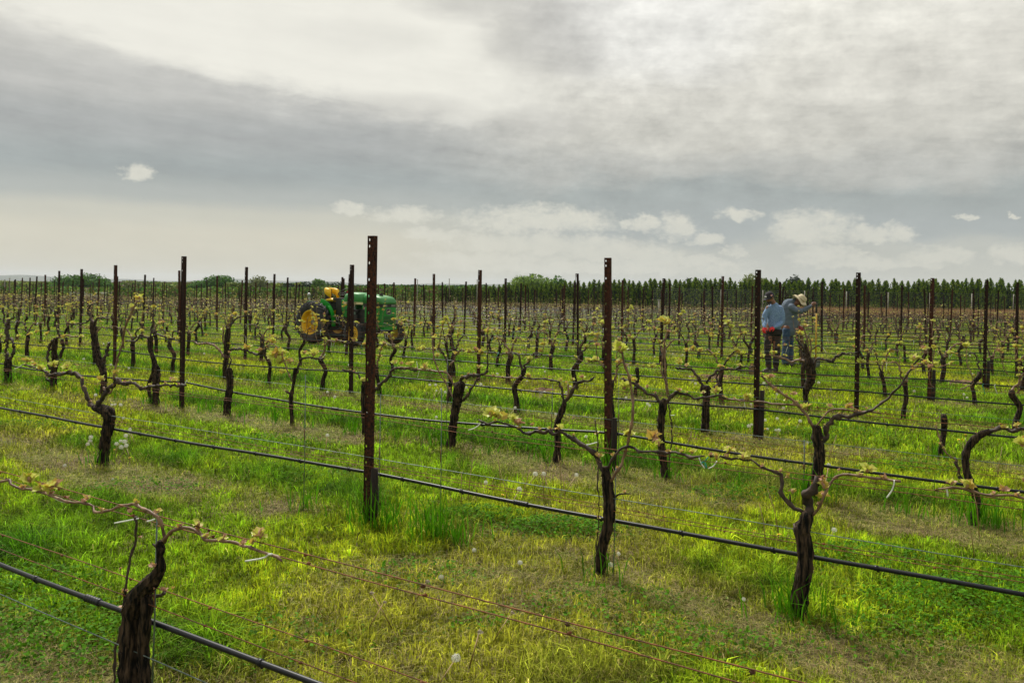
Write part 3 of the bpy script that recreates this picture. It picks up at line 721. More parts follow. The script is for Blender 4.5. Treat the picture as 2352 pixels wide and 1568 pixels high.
stake(3, 1024, 1040, 820, 'thin blue grey rod crossing the club headed vine near the centre')

# ------------------------------------------------------------------ vines traced on their own row planes
CR = {'2': (0, 1130, 2.92), '1b': (0, 900, 3.92), '1': (0, 600, 3.92), '4': (1150, 950, 3.136), '4b': (950, 600, 3.92), '5': (1400, 600, 3.92), '5b': (1650, 850, 3.484), '6': (1800, 1050, 2.851), '2u': (450, 580, 3.92), '3b': (750, 900, 3.484)}
def D(c, x, y): ox, oy, sc = CR[c]; return (ox + x / sc) * .9408, (oy + y / sc) * .9408
def trace(n, c, pts, wob=0., seed=0):
    out = []
    for i, q in enumerate(pts):
        x, y = D(c, q[0], q[1]); p, lam = on_row(n, x, y)
        r = q[2] / CR[c][2] * .9408 / F * lam * .5 if len(q) > 2 else .004
        w = wob * math.sin(i * 1.3 + seed * 2.1)
        out.append([p[0] + NX * w, p[1] + NY * w, p[2] + 0.0, r])
    return out
def bud_cluster(m, p, size, kind='y', up=(0, 0, 1)):
    """young vine shoot tip: a few cupped lobed leaves round a bud"""
    p = Vector(p); k = 3 if size < .022 else (5 if size < .05 else 8)
    m.ball(p + Vector((0, 0, size * .12)), (size * .2, size * .2, size * .3), 2, 6, 4, .2)
    for i in range(k):
        a = i * 2.4 + rnd.uniform(0, 1.5); el = rnd.uniform(-.2, 1.1)
        d = Vector((math.cos(a) * math.cos(el), math.sin(a) * math.cos(el), math.sin(el) + .25)).normalized()
        st = p + d * size * .18
        mi = {'y': rnd.choice((0, 0, 0, 1)), 'p': rnd.choice((2, 2, 1)), 'o': rnd.choice((1, 1, 2)), 'm': rnd.choice((0, 1, 2))}[kind]
        nr = (rnd.uniform(-.8, .8), rnd.uniform(-.9, .3), rnd.uniform(.2, 1.3))
        m.leaf(st, size * rnd.uniform(.45, .85), d + Vector((0, 0, rnd.uniform(-.3, .5))), nr, mi)
def vine(n, label, trunks, canes, leaves=(), ties=(), group='old grapevines near the camera', gt=()):
    """each list holds (crop, points); canes and trunks are separate parts"""
    T = [trace(n, c, p) for c, p in trunks]
    b = T[0][0]; loc = (b[0], b[1], 0.)
    o = thing('grapevine', label, 'grapevine', loc, 0, group)
    for i, tr in enumerate(T):
        if tr[0][2] > -.03 and i == 0: tr.insert(0, [tr[0][0], tr[0][1], -.05, tr[0][3] * 1.15])
        P = spline(tr, .012); m = MB(); K = len(P); r = np.abs(P[:, 3])
        r = r * (1 + .05 * np.sin(np.arange(K) * .55 + n) + .045 * np.sin(np.arange(K) * 1.3 + i))
        P[:, 1] += .006 * np.sin(np.arange(K) * .2 + i * 2)
        m.tube(P, r, (40 if n == 1 else 26) if n < 3 else 12, bark=.12 if n < 3 else .15, seed=n + i)
        if n < 4:                                             # knots and peeling strips
            for q in range(3 + int(K / 18)):
                j = rnd.randrange(2, K - 1); a = rnd.uniform(0, 6.28)
                m.ball((P[j, 0] + math.cos(a) * r[j] * .75, P[j, 1] + math.sin(a) * r[j] * .75, P[j, 2]), (r[j] * .42, r[j] * .42, r[j] * .55), 0, 7, 5, .25)
            for q in range(int(K / 5)):
                j = rnd.randrange(1, max(2, K - 8)); a = rnd.uniform(0, 6.28); L_ = rnd.randrange(4, 8)
                sp = [(P[jj, 0] + math.cos(a) * r[jj] * (1.0 + .10 * math.sin(jj)), P[jj, 1] + math.sin(a) * r[jj] * (1.0 + .1 * math.sin(jj)), P[jj, 2]) for jj in range(j, min(K, j + L_))]
                if len(sp) > 2: m.tube(sp, [r[j] * .07] * len(sp), 4)
        m.build('trunk', BARK, o, loc)
    nodes = []
    for i, cc in enumerate(canes):
        c, p = cc[0], cc[1]; old = len(cc) > 2
        tr = trace(n, c, p, .012, i); P = spline(tr, .02); K = len(P); r = np.abs(P[:, 3]).copy()
        jr = np.random.RandomState(i + n * 7).normal(size=(K, 3)) * (.42 if old else .2); jr = (jr + np.roll(jr, 1, 0)) * .7; jr[0] = jr[-1] = 0; P[:, :3] += jr * r[:, None]
        if old: r *= 1 + .16 * np.random.RandomState(i).uniform(-1, 1, K)
        s = 0.; last = 0.
        for j in range(1, K):
            s += np.linalg.norm(P[j, :3] - P[j - 1, :3])
            if s - last > .075 + .02 * math.sin(j): r[j] *= 1.42; last = s; nodes.append(P[j])
        m = MB(); m.tube(P, r * (.80 if old else .95), 9 if n < 3 else 7, bark=.26 if old else .08, seed=i); m.build('cane', OLDCANE if old else CANE, o, loc)
    m = MB()
    for c, x, y, s, kd in leaves:
        xx, yy = D(c, x, y); p, lam = on_row(n, xx, yy); sz = s / CR[c][2] * .9408 / F * lam
        bud_cluster(m, p + np.array((NX, NY, 0)) * rnd.uniform(-.02, .02), sz * ((2.0 if n < 3 else 1.6) if kd in 'ym' else 1.1), kd)
    for q in nodes:
        if rnd.random() < .5: bud_cluster(m, (q[0], q[1], q[2] + q[3] * 1.2), .024, 'm')
    if m.v: m.build('foliage', [LEAF, LEAFG, BUD], o, loc)
    for c, pts in ties:
        m = MB(); P = spline(trace(n, c, [(x, y, 5 if n > 1 else 7) for x, y in pts], .0), .01); m.tube(P, np.full(len(P), .0034 if n < 3 else .0028), 6)
        q = P[0] if len(P) else None
        m.build('tie', TIE, o, loc)
    for c, pts in gt:
        m = MB(); m.tube(spline(trace(n, c, [(x, y, 5) for x, y in pts]), .01), .0035, 5); m.build('tape', GTIE, o, loc)
    return o
vine(1, 'thick twisted foreground vine at the lower left with two bent pale canes',
  [('2', [(950, 2050, 150), (935, 1600, 145), (925, 1450, 140), (930, 1300, 135), (945, 1150, 140), (962, 1020, 150), (1000, 930, 140), (1075, 850, 100), (1125, 790, 88), (1150, 735, 66), (1158, 715, 40)]),
   ('2', [(1030, 2050, 70), (1035, 1600, 74), (1028, 1450, 70), (1020, 1300, 76), (1035, 1150, 80), (1050, 1000, 80), (1030, 900, 60)]),
   ('2', [(1150, 760, 50), (1152, 700, 52), (1142, 660, 42), (1152, 610, 62), (1142, 575, 58), (1148, 550, 36)])],
  [('2', [(1148, 570, 30), (1152, 540, 26), (1145, 450, 24), (1138, 380, 24), (1100, 352, 22), (1010, 320, 21), (930, 297, 22), (850, 312, 20), (790, 335, 20), (720, 345, 18), (660, 350, 18), (645, 312, 16), (600, 285, 18), (500, 272, 18), (400, 240, 19), (300, 215, 19), (200, 188, 18), (125, 178, 18), (97, 150, 17), (75, 120, 17), (0, 135, 17), (-120, 165, 16)]),
   ('2', [(1155, 565, 34), (1200, 520, 25), (1250, 478, 23), (1290, 460, 22), (1340, 470, 23), (1400, 495, 23), (1450, 520, 22), (1500, 543, 23), (1560, 552, 22), (1640, 565, 22), (1720, 595, 20), (1800, 600, 21), (1860, 620, 20), (1910, 650, 21), (1960, 675, 20), (2000, 700, 16)]),
   ('2', [(832, 2000, 20), (828, 1500, 20), (822, 1300, 20), (850, 1150, 20), (880, 1000, 20), (915, 890, 22), (918, 750, 20), (940, 600, 20), (955, 480, 19), (968, 385, 22)], 1),
   ('2', [(1070, 940, 24), (1130, 945, 26), (1160, 930, 24), (1190, 925, 16)], 1), ('2', [(1150, 620, 30), (1120, 590, 22), (1108, 570, 14)], 1)],
  [('2', 240, 120, 46, 'y'), ('2', 278, 190, 50, 'y'), ('2', 360, 180, 46, 'y'), ('2', 418, 150, 34, 'm'), ('2', 490, 250, 26, 'p'), ('2', 648, 250, 26, 'm'), ('2', 945, 345, 30, 'p'), ('2', 985, 532, 22, 'p'), ('2', 890, 742, 16, 'p'), ('2', 1140, 345, 24, 'm'), ('2', 1112, 458, 16, 'p'), ('2', 1245, 522, 14, 'p'), ('2', 1290, 440, 18, 'o'), ('2', 1400, 445, 34, 'y'), ('2', 1622, 515, 28, 'p'), ('2', 1840, 525, 52, 'm'), ('2', 1800, 570, 30, 'y'), ('2', 1135, 722, 48, 'p'), ('2', 1120, 890, 24, 'o'), ('2', 1205, 905, 24, 'o'), ('2', 955, 1212, 14, 'p'), ('2', 828, 1462, 12, 'p'), ('2', 935, 900, 20, 'p')],
  [('2', [(985, 395), (960, 400), (900, 412), (830, 425), (818, 428)]), ('2', [(360, 232), (400, 255), (440, 272), (485, 282)]), ('2', [(1940, 648), (1915, 650), (1895, 668), (1850, 682), (1750, 698)]), ('2', [(1100, 400), (1070, 412), (1050, 415)])])
vine(2, 'gnarled vine with its trunk bent left near the top, lower left in the second row',
  [('1b', [(965, 1000, 130), (972, 930, 125), (985, 860, 92), (1000, 760, 90), (1015, 680, 92), (1030, 600, 98), (1038, 520, 100), (1040, 450, 110), (1010, 400, 105), (960, 380, 90), (915, 372, 62), (890, 368, 40)])],
  [('1b', [(900, 380, 46), (880, 360, 42), (850, 320, 40), (835, 260, 38), (820, 200, 38), (795, 140, 36), (765, 80, 34), (735, 55, 34), (700, 45, 32), (650, 35, 30), (600, 45, 28), (550, 50, 28), (500, 55, 28), (450, 25, 22), (380, -5, 20), (330, -12, 18), (260, -30, 17), (215, -41, 14)], 1),
   ('1b', [(930, 372, 52), (955, 335, 50), (985, 290, 48), (1010, 230, 46), (1040, 180, 44), (1080, 130, 40), (1120, 100, 44), (1180, 130, 36), (1260, 140, 34), (1320, 165, 34), (1360, 190, 36), (1420, 175, 30), (1480, 155, 28), (1550, 155, 26), (1620, 165, 26), (1700, 155, 26), (1790, 155, 26)], 1),
   ('1b', [(1100, 110, 22), (1105, 20, 20), (1130, -126, 19), (1160, -246, 19), (1200, -396, 20), (1250, -496, 20), (1290, -596, 18), (1305, -650, 15)]),
   ('1b', [(1090, 140, 18), (1065, 190, 17), (1045, 240, 14), (1005, 190, 20), (1000, 170, 16)])],
  [('1b', 270, -75, 36, 'y'), ('1b', 405, 0, 34, 'y'), ('1b', 350, -35, 22, 'm'), ('1b', 530, -35, 34, 'y'), ('1b', 660, -8, 40, 'y'), ('1b', 1130, 55, 40, 'y'), ('1b', 985, 105, 30, 'm'), ('1b', 1652, 118, 34, 'm'), ('1b', 1270, -580, 30, 'y'), ('1b', 1320, -665, 34, 'y'), ('1b', 755, -32, 18, 'p')],
  [('1b', [(1775, 165), (1772, 140), (1790, 110)]), ('1b', [(215, -40), (180, -15), (140, 0)])])
vine(2, 'tall slim vine right of the photo centre with a long upright cane, second row',
  [('4', [(990, 1455, 86), (992, 1400, 78), (998, 1330, 76), (1000, 1250, 78), (1015, 1160, 78), (1042, 1060, 78), (1058, 960, 84), (1060, 860, 88), (1050, 770, 86), (1040, 690, 76), (1030, 630, 60), (1025, 590, 48)])],
  [('4', [(1010, 670, 42), (992, 600, 36), (965, 530, 40), (940, 480, 42), (880, 445, 34), (820, 410, 36), (790, 385, 38), (740, 350, 32), (690, 335, 30), (640, 335, 28), (590, 325, 28), (550, 340, 28), (500, 330, 26), (450, 335, 28), (405, 325, 20), (340, 290, 17), (280, 270, 16), (215, 252, 16), (170, 252, 18), (110, 255, 19), (55, 235, 14)], 1),
   ('4', [(1045, 610, 24), (1080, 545, 26), (1120, 490, 26), (1160, 445, 25), (1200, 430, 24), (1240, 450, 24), (1300, 470, 22), (1380, 468, 22), (1420, 478, 24), (1480, 492, 26), (1560, 482, 20), (1640, 495, 22), (1700, 520, 28), (1745, 518, 22), (1784, 512, 16)], 1),
   ('4', [(1075, 700, 22), (1130, 615, 22), (1155, 560, 22), (1190, 430, 20), (1215, 340, 20), (1235, 250, 20), (1245, 150, 20), (1238, 80, 19), (1224, 22, 18), (1208, -106, 18), (1176, -202, 17), (1152, -314, 16), (1120, -398, 14)]),
   ('4', [(965, 1340, 11), (958, 1180, 11), (975, 1000, 11), (985, 850, 11), (975, 700, 12), (970, 560, 12), (960, 400, 12), (948, 235, 11)], 1),
   ('4', [(1095, 830, 20), (1130, 805, 15), (1180, 795, 11), (1225, 798, 8)], 1)],
  [('4', 165, 195, 46, 'y'), ('4', 215, 215, 42, 'y'), ('4', 315, 240, 36, 'y'), ('4', 352, 268, 38, 'm'), ('4', 480, 272, 28, 'o'), ('4', 680, 300, 30, 'm'), ('4', 985, 512, 28, 'y'), ('4', 1200, 350, 34, 'y'), ('4', 1400, 372, 46, 'm'), ('4', 1430, 428, 32, 'y'), ('4', 1580, 452, 22, 'o'), ('4', 1700, 482, 28, 'y'), ('4', 1060, 712, 14, 'p'), ('4', 1152, -298, 52, 'y'), ('4', 1125, -320, 36, 'y'), ('4', 1140, -205, 26, 'y'), ('4', 1178, -15, 42, 'y')],
  [('4', [(965, 405), (930, 415), (890, 425), (850, 428)]), ('4', [(85, 245), (60, 275), (20, 300), (-20, 312)])])
vine(2, 'stout vine at the lower right whose left arm hangs in a hook, second row',
  [('6', [(430, 1385, 92), (436, 1330, 88), (438, 1270, 98), (440, 1150, 112), (456, 1030, 104), (470, 900, 98), (470, 780, 98), (455, 700, 112), (480, 640, 84), (484, 590, 72), (470, 560, 44)])],
  [('6', [(455, 568, 34), (400, 545, 34), (360, 505, 32), (330, 470, 30), (305, 430, 27), (308, 370, 28), (300, 320, 30), (265, 295, 24), (215, 270, 19), (150, 235, 17), (100, 215, 16), (40, 205, 16), (-40, 200, 16), (-110, 185, 17), (-185, 180, 15)], 1),
   ('6', [(510, 605, 22), (560, 550, 19), (590, 490, 18), (620, 420, 18), (660, 350, 18), (710, 315, 18), (770, 303, 18), (850, 315, 17), (920, 330, 17), (1000, 342, 17), (1090, 350, 20), (1135, 353, 16)]),
   ('6', [(420, 690, 40), (402, 672, 40), (395, 655, 24)], 1), ('6', [(482, 600, 66), (502, 520, 62), (520, 450, 74), (532, 400, 66), (545, 352, 52), (552, 320, 34)], 1), ('6', [(365, 505, 16), (372, 470, 14), (370, 440, 9)], 1)],
  [('6', 45, 188, 28, 'y'), ('6', 300, 290, 30, 'o'), ('6', 350, 322, 20, 'y'), ('6', 385, 430, 26, 'm'), ('6', 700, 285, 24, 'p'), ('6', 905, 280, 40, 'y'), ('6', 1015, 337, 28, 'm'), ('6', 590, 342, 36, 'p'), ('6', 540, 375, 18, 'p'), ('6', 600, 395, 32, 'm'), ('6', 590, 465, 32, 'y'), ('6', 535, 405, 16, 'p'), ('6', 515, 440, 14, 'p'), ('6', 185, 280, 20, 'p'), ('6', 240, 250, 14, 'p'), ('6', -59, 142, 38, 'y'), ('6', 43, 191, 36, 'y'), ('6', -137, 191, 30, 'y')],
  [('6', [(1095, 345), (1092, 370), (1075, 420), (1040, 470)]), ('5b', [(195, 925), (215, 975), (245, 1020)]), ('5b', [(350, 960), (320, 1000), (278, 1022)])], gt=[('5b', [(275, 925), (250, 955), (210, 985), (240, 960), (265, 1020), (245, 985)])])
vine(2, 'vine outside the right edge whose pale cane reaches in at the right',
  [('6', [(3000, 1890, 100), (3010, 1500, 95), (3000, 1100, 90), (2960, 850, 80), (2950, 780, 60)])],
  [('6', [(2960, 800, 34), (2800, 690, 26), (2600, 610, 20), (2400, 560, 18), (2200, 525, 18), (2080, 505, 18), (2000, 480, 17), (1950, 460, 18), (1880, 445, 17), (1780, 450, 17), (1680, 438, 17), (1580, 410, 17), (1500, 400, 16), (1400, 405, 13)])],
  [('6', 1490, 370, 30, 'm'), ('6', 1600, 390, 38, 'y'), ('6', 1850, 412, 28, 'm'), ('6', 1990, 352, 26, 'y'), ('6', 1985, 105, 46, 'y')],
  [('6', [(1455, 400), (1462, 430), (1465, 460)])])
G3 = 'vines of the third row'
vine(3, 'large forked vine with a thick arm sweeping up to the right, third row',
  [('5b', [(1135, 1290, 82), (1150, 1220, 92), (1172, 1150, 95), (1195, 1080, 88), (1212, 980, 90), (1226, 880, 90), (1215, 800, 92), (1202, 735, 95), (1197, 685, 74), (1195, 655, 48)])],
  [('5b', [(1225, 850, 40), (1255, 790, 50), (1285, 720, 46), (1300, 650, 46), (1330, 610, 42), (1390, 590, 46), (1440, 580, 42), (1500, 575, 38), (1560, 560, 32), (1640, 540, 27), (1700, 510, 24), (1752, 465, 21), (1823, 405, 21), (1903, 320, 19), (1975, 213, 18), (2037, 125, 17), (2081, 76, 15)], 1),
   ('5b', [(1180, 700, 30), (1150, 640, 27), (1120, 580, 24), (1080, 530, 24), (1020, 470, 23), (980, 430, 21), (920, 395, 21), (860, 350, 21), (800, 310, 20), (750, 260, 17), (725, 230, 15)]),
   ('5b', [(1200, 655, 16), (1240, 600, 15), (1290, 545, 15), (1340, 520, 15), (1420, 518, 15), (1500, 530, 15), (1560, 540, 15), (1640, 540, 15), (1742, 555, 13)]),
   ('5b', [(1090, 540, 18), (1050, 500, 18), (1000, 482, 17), (930, 475, 17), (850, 475, 17), (780, 462, 15), (700, 455, 15), (620, 450, 15), (560, 445, 15), (490, 435, 15), (430, 430, 17), (380, 425, 16)])],
  [('5b', 790, 250, 42, 'm'), ('5b', 855, 362, 46, 'o'), ('5b', 1000, 390, 32, 'm'), ('5b', 940, 440, 28, 'y'), ('5b', 1105, 510, 42, 'y'), ('5b', 1115, 578, 22, 'm'), ('5b', 1465, 500, 38, 'm'), ('5b', 1315, 492, 28, 'm'), ('5b', 1625, 512, 22, 'p'), ('5b', 1250, 780, 18, 'y'), ('5b', 2025, 96, 50, 'y'), ('5b', 2019, 178, 32, 'p'), ('5b', 620, 430, 36, 'y')],
  [('5b', [(583, 445), (585, 470), (590, 505)])], G3)
vine(3, 'upright vine with a thin cane hanging down its right side, third row',
  [('4', [(1500, 705, 62), (1485, 650, 58), (1478, 590, 56), (1466, 500, 58), (1456, 400, 56), (1455, 300, 52), (1455, 210, 58), (1466, 140, 60), (1475, 100, 56), (1490, 75, 36)])],
  [('4', [(1455, 110, 30), (1448, 92, 28), (1400, 55, 28), (1344, 14, 26), (1290, -20, 26), (1232, -50, 25), (1180, -66, 22), (1144, -74, 20)], 1),
   ('4', [(1490, 105, 32), (1530, 50, 36), (1580, 30, 32), (1620, 35, 24), (1658, 42, 22), (1721, 73, 22), (1800, 60, 18), (1883, 46, 18), (1955, 73, 17), (2018, 78, 17), (2100, 85, 15)], 1),
   ('4', [(1505, 90, 14), (1520, 150, 13), (1527, 220, 14), (1530, 300, 13), (1538, 400, 13), (1525, 500, 13), (1518, 640, 11)], 1),
   ('4', [(1504, 60, 13), (1480, -66, 12), (1456, -138, 12), (1480, -298, 12), (1492, -394, 12), (1508, -458, 10)]),
   ('4', [(1512, 40, 12), (1496, -60, 12), (1488, -180, 12), (1487, -330, 11)])],
  [('4', 1488, -506, 54, 'y'), ('4', 1516, -440, 26, 'p'), ('4', 1592, 10, 28, 'm'), ('4', 1184, -18, 38, 'y'), ('4', 1248, -66, 26, 'y'), ('4', 1344, -12, 22, 'm'), ('4', 1472, -338, 24, 'y'), ('4', 1874, 24, 40, 'y'), ('4', 2117, 73, 40, 'y'), ('4', 1775, 28, 20, 'm')],
  [('4', [(1515, 197), (1540, 199), (1560, 197)])], G3)
vine(3, 'vine with two slim arms forming a Y, third row just right of the photo centre',
  [('4', [(655, 600, 66), (655, 540, 60), (660, 480, 52), (664, 400, 50), (660, 310, 50), (666, 250, 48), (690, 180, 46), (706, 130, 44), (714, 105, 36)])],
  [('4', [(712, 125, 26), (725, 94, 28), (765, 38, 28), (813, -34, 28), (861, -58, 24), (917, -70, 20), (941, -94, 15)], 1),
   ('4', [(708, 110, 28), (701, 46, 27), (690, 0, 24), (680, -30, 20), (661, -58, 16), (613, -70, 15), (533, -82, 15), (453, -82, 14), (397, -90, 13)], 1),
   ('4', [(740, 70, 16), (748, 20, 14), (740, -40, 12)])],
  [('4', 685, -66, 24, 'y'), ('4', 429, -98, 26, 'y'), ('4', 781, -74, 24, 'y'), ('4', 853, -92, 24, 'm'), ('4', 600, -90, 18, 'o'), ('4', 740, -50, 16, 'm')], (), G3)
vine(3, 'vine with a swollen club shaped head and long looping canes, third row near the centre',
  [('4b', [(580, 1980, 100), (585, 1930, 92), (596, 1850, 82), (610, 1740, 82), (628, 1620, 80), (645, 1520, 88), (655, 1440, 96), (672, 1370, 100), (695, 1320, 84), (705, 1300, 40)])],
  [('4b', [(670, 1330, 34), (680, 1290, 34), (720, 1255, 38), (790, 1240, 36), (860, 1245, 30), (916, 1218, 30), (932, 1180, 18), (940, 1050, 16), (945, 900, 16), (950, 800, 14)], 1),
   ('4b', [(705, 1480, 32), (750, 1425, 36), (790, 1370, 24), (820, 1310, 21), (860, 1260, 19)], 1),
   ('4b', [(925, 1238, 16), (1000, 1245, 15), (1080, 1260, 15), (1180, 1265, 15), (1240, 1262, 13), (1270, 1235, 9)]),
   ('4b', [(615, 1450, 17), (570, 1380, 16), (530, 1300, 15), (490, 1220, 15), (450, 1120, 15), (420, 1020, 15), (410, 900, 15), (405, 850, 11)]),
   ('4b', [(628, 1350, 17), (590, 1270, 17), (560, 1220, 17), (500, 1205, 17), (430, 1200, 17), (350, 1190, 17), (280, 1180, 16), (200, 1165, 17), (100, 1165, 16), (40, 1170, 14)])],
  [('4b', 430, 880, 28, 'y'), ('4b', 450, 1055, 34, 'y'), ('4b', 350, 1168, 50, 'y'), ('4b', 200, 1140, 38, 'y'), ('4b', 120, 1130, 34, 'o'), ('4b', 50, 1122, 32, 'y'), ('4b', 860, 1165, 36, 'y'), ('4b', 730, 1305, 24, 'y'), ('4b', 950, 825, 44, 'y'), ('4b', 940, 990, 16, 'm')],
  [('4b', [(262, 1105), (270, 1140), (275, 1172)]), ('4b', [(290, 1180), (285, 1210), (270, 1262)])], G3)
vine(3, 'vine half hidden behind the nearest rusty post, third row',
  [('3b', [(485, 595, 48), (485, 500, 44), (482, 400, 42), (480, 300, 44), (480, 210, 48), (482, 140, 46), (484, 110, 30)])],
  [('3b', [(490, 240, 26), (530, 205, 24), (565, 185, 32), (600, 165, 28), (650, 110, 28), (690, 75, 28), (715, 20, 24), (760, 0, 20), (850, 0, 16), (940, 12, 16)], 1), ('3b', [(478, 130, 20), (440, 60, 18), (380, 20, 15), (300, 10, 14)], 1)],
  [('3b', 488, 100, 34, 'y'), ('3b', 500, 150, 20, 'm')], (), G3)
vine(3, 'slim young vine with bright yellow green leaves between the second and nearest posts, third row',
  [('2u', [(1025, 1800, 36), (1027, 1700, 36), (1022, 1600, 38), (1024, 1520, 44), (1034, 1450, 30), (1046, 1390, 28), (1055, 1330, 38), (1064, 1270, 38), (1066, 1245, 28)]), ('2u', [(1022, 1500, 28), (1000, 1485, 26), (972, 1468, 20)])],
  [('2u', [(1055, 1350, 22), (1080, 1280, 22), (1100, 1200, 22), (1140, 1155, 22), (1200, 1148, 20), (1280, 1165, 18), (1335, 1160, 14)], 1), ('2u', [(1030, 1380, 13), (1005, 1320, 12), (985, 1250, 12), (960, 1190, 11), (930, 1130, 12), (890, 1060, 11), (850, 1020, 10), (790, 1040, 9), (730, 1090, 9)])],
  [('2u', 870, 1135, 70, 'y'), ('2u', 935, 1185, 50, 'y'), ('2u', 945, 1110, 46, 'y'), ('2u', 1000, 1190, 40, 'm'), ('2u', 940, 1290, 34, 'y'), ('2u', 850, 1000, 46, 'y'), ('2u', 725, 1085, 40, 'p'), ('2u', 1140, 1105, 32, 'm'), ('2u', 1235, 1120, 62, 'y'), ('2u', 910, 1200, 44, 'y')],
  [('2u', [(1300, 1170), (1330, 1140), (1350, 1115)])], G3)
vine(3, 'cut back vine stub with a pale top, third row right of the second post',
  [('2u', [(400, 1760, 78), (404, 1680, 70), (414, 1580, 72), (432, 1480, 68), (434, 1400, 62), (432, 1330, 66), (430, 1270, 64), (430, 1246, 50)])], [('2u', [(425, 1250, 24), (440, 1180, 14), (430, 1120, 10)], 1)], [('2u', 428, 1100, 16, 'm')], (), G3)
vine(3, 'short vine with a leaning brace root just left of the second tall post, third row',
  [('1', [(1490, 1520, 66), (1490, 1420, 62), (1498, 1280, 70), (1488, 1190, 78), (1482, 1130, 50), (1465, 1060, 42), (1440, 1000, 42), (1436, 930, 56), (1440, 870, 36)]), ('1', [(1450, 1490, 34), (1428, 1390, 32), (1432, 1300, 32), (1470, 1200, 34)])],
  [('1', [(1436, 900, 24), (1400, 880, 20), (1350, 850, 20), (1315, 905, 18), (1270, 915, 18), (1200, 915, 14)], 1), ('1', [(1446, 870, 22), (1500, 850, 20), (1560, 860, 18), (1620, 880, 18), (1690, 890, 15), (1740, 880, 12)], 1), ('1', [(1440, 880, 18), (1462, 760, 18), (1466, 680, 16), (1460, 600, 12)], 1)],
  [('1', 1430, 935, 34, 'm'), ('1', 1350, 820, 24, 'y'), ('1', 1620, 880, 30, 'y'), ('1', 1400, 905, 20, 'y'), ('1', 1700, 890, 26, 'y'), ('1', 1460, 590, 24, 'y'), ('1', 1560, 740, 26, 'm')], (), G3)
vine(3, 'thick leaning vine standing behind the bent trunk vine on the left, third row',
  [('1', [(975, 1440, 62), (985, 1380, 60), (1000, 1260, 54), (975, 1170, 66), (940, 1080, 74), (920, 1000, 72), (905, 900, 60), (895, 800, 56), (888, 730, 50)]), ],
  [('1', [(985, 1180, 32), (1005, 1060, 32), (1025, 990, 30), (1050, 930, 24)], 1), ('1', [(885, 740, 28), (860, 680, 24), (845, 620, 20), (880, 560, 16)], 1), ('1', [(900, 740, 30), (930, 700, 22), (960, 690, 18), (1040, 700, 14)], 1), ('1', [(860, 700, 18), (800, 740, 15), (720, 750, 14), (640, 740, 12)], 1)],
  [('1', 845, 635, 24, 'y'), ('1', 860, 790, 24, 'm'), ('1', 850, 550, 20, 'y'), ('1', 690, 745, 24, 'y')], (), G3)
vine(3, 'thin trunked vine with a side loop, third row, second vine from the left edge',
  [('1', [(510, 1400, 62), (515, 1250, 58), (525, 1100, 60), (522, 1000, 50), (528, 930, 46), (530, 880, 36)])],
  [('1', [(520, 905, 28), (490, 920, 28), (468, 980, 28), (460, 1060, 28), (475, 1150, 26), (500, 1210, 24)], 1), ('1', [(528, 900, 26), (565, 860, 24), (555, 800, 22), (548, 760, 16)], 1), ('1', [(505, 1300, 26), (450, 1270, 26), (430, 1210, 20)], 1), ('1', [(530, 890, 18), (620, 860, 14), (700, 870, 13), (780, 860, 11)])],
  [('1', 445, 850, 30, 'y'), ('1', 340, 830, 26, 'y'), ('1', 610, 875, 26, 'y'), ('1', 785, 870, 26, 'y')], (), G3)
vine(3, 'vine with a ring shaped loop of trunk at the far left edge, third row',
  [('1', [(70, 1330, 66), (76, 1230, 62), (80, 1150, 68), (76, 1080, 56)])],
  [('1', [(76, 1090, 30), (58, 1020, 28), (62, 960, 24), (78, 920, 24), (72, 850, 36), (70, 760, 36), (66, 700, 22)], 1), ('1', [(80, 1090, 32), (125, 1030, 30), (145, 965, 28), (115, 900, 24), (60, 895, 20), (30, 930, 14)], 1), ('1', [(70, 760, 22), (110, 700, 18), (140, 680, 14)], 1)],
  [('1', 15, 870, 30, 'y'), ('1', 290, 850, 26, 'y'), ('1', 190, 870, 24, 'y')], (), G3)
vine(3, 'curved vine arching over at the right edge of the photo, third row',
  [('6', [(1650, 700, 56), (1655, 620, 52), (1665, 540, 50), (1655, 450, 52), (1625, 370, 52), (1600, 300, 48), (1592, 210, 48), (1600, 140, 50), (1630, 80, 52), (1690, 30, 46), (1760, 5, 40)])],
  [('6', [(1750, 8, 38), (1830, -5, 34), (1900, 0, 30), (1980, -10, 26), (2080, -20, 20)], 1), ('6', [(1605, 400, 30), (1560, 340, 28), (1530, 280, 28), (1520, 210, 26), (1510, 190, 18)], 1), ('6', [(1515, 200, 11), (1450, 150, 10), (1410, 60, 10), (1380, -30, 8)])],
  [('6', 1415, 95, 18, 'y'), ('6', 1980, 100, 40, 'y'), ('6', 1860, -20, 24, 'y'), ('6', 1940, -30, 30, 'y')], (), G3)
vine(4, 'flat topped dark vine with curling side branch, fourth row left of the workers',
  [('5b', [(248, 735, 78), (250, 660, 72), (252, 560, 66), (258, 470, 62), (260, 390, 66), (250, 350, 88), (248, 318, 84)])],
  [('5b', [(235, 325, 28), (220, 300, 24), (205, 260, 24), (165, 215, 24), (130, 180, 21), (60, 180, 22), (0, 165, 20)], 1), ('5b', [(262, 300, 24), (285, 265, 22), (310, 240, 26), (335, 200, 28), (400, 175, 21), (480, 180, 20), (560, 160, 18), (680, 155, 15)], 1), ('5b', [(300, 355, 26), (340, 335, 26), (370, 312, 28), (350, 250, 15), (368, 195, 15)], 1), ('5b', [(205, 300, 12), (180, 250, 12), (150, 180, 10)])],
  [('5b', 35, 130, 38, 'y'), ('5b', 90, 150, 28, 'y'), ('5b', 382, 155, 28, 'y'), ('5b', 545, 145, 26, 'y'), ('5b', 235, 375, 26, 'm'), ('5b', 308, 285, 16, 'o')], (), 'traced vines of the fourth and fifth rows')
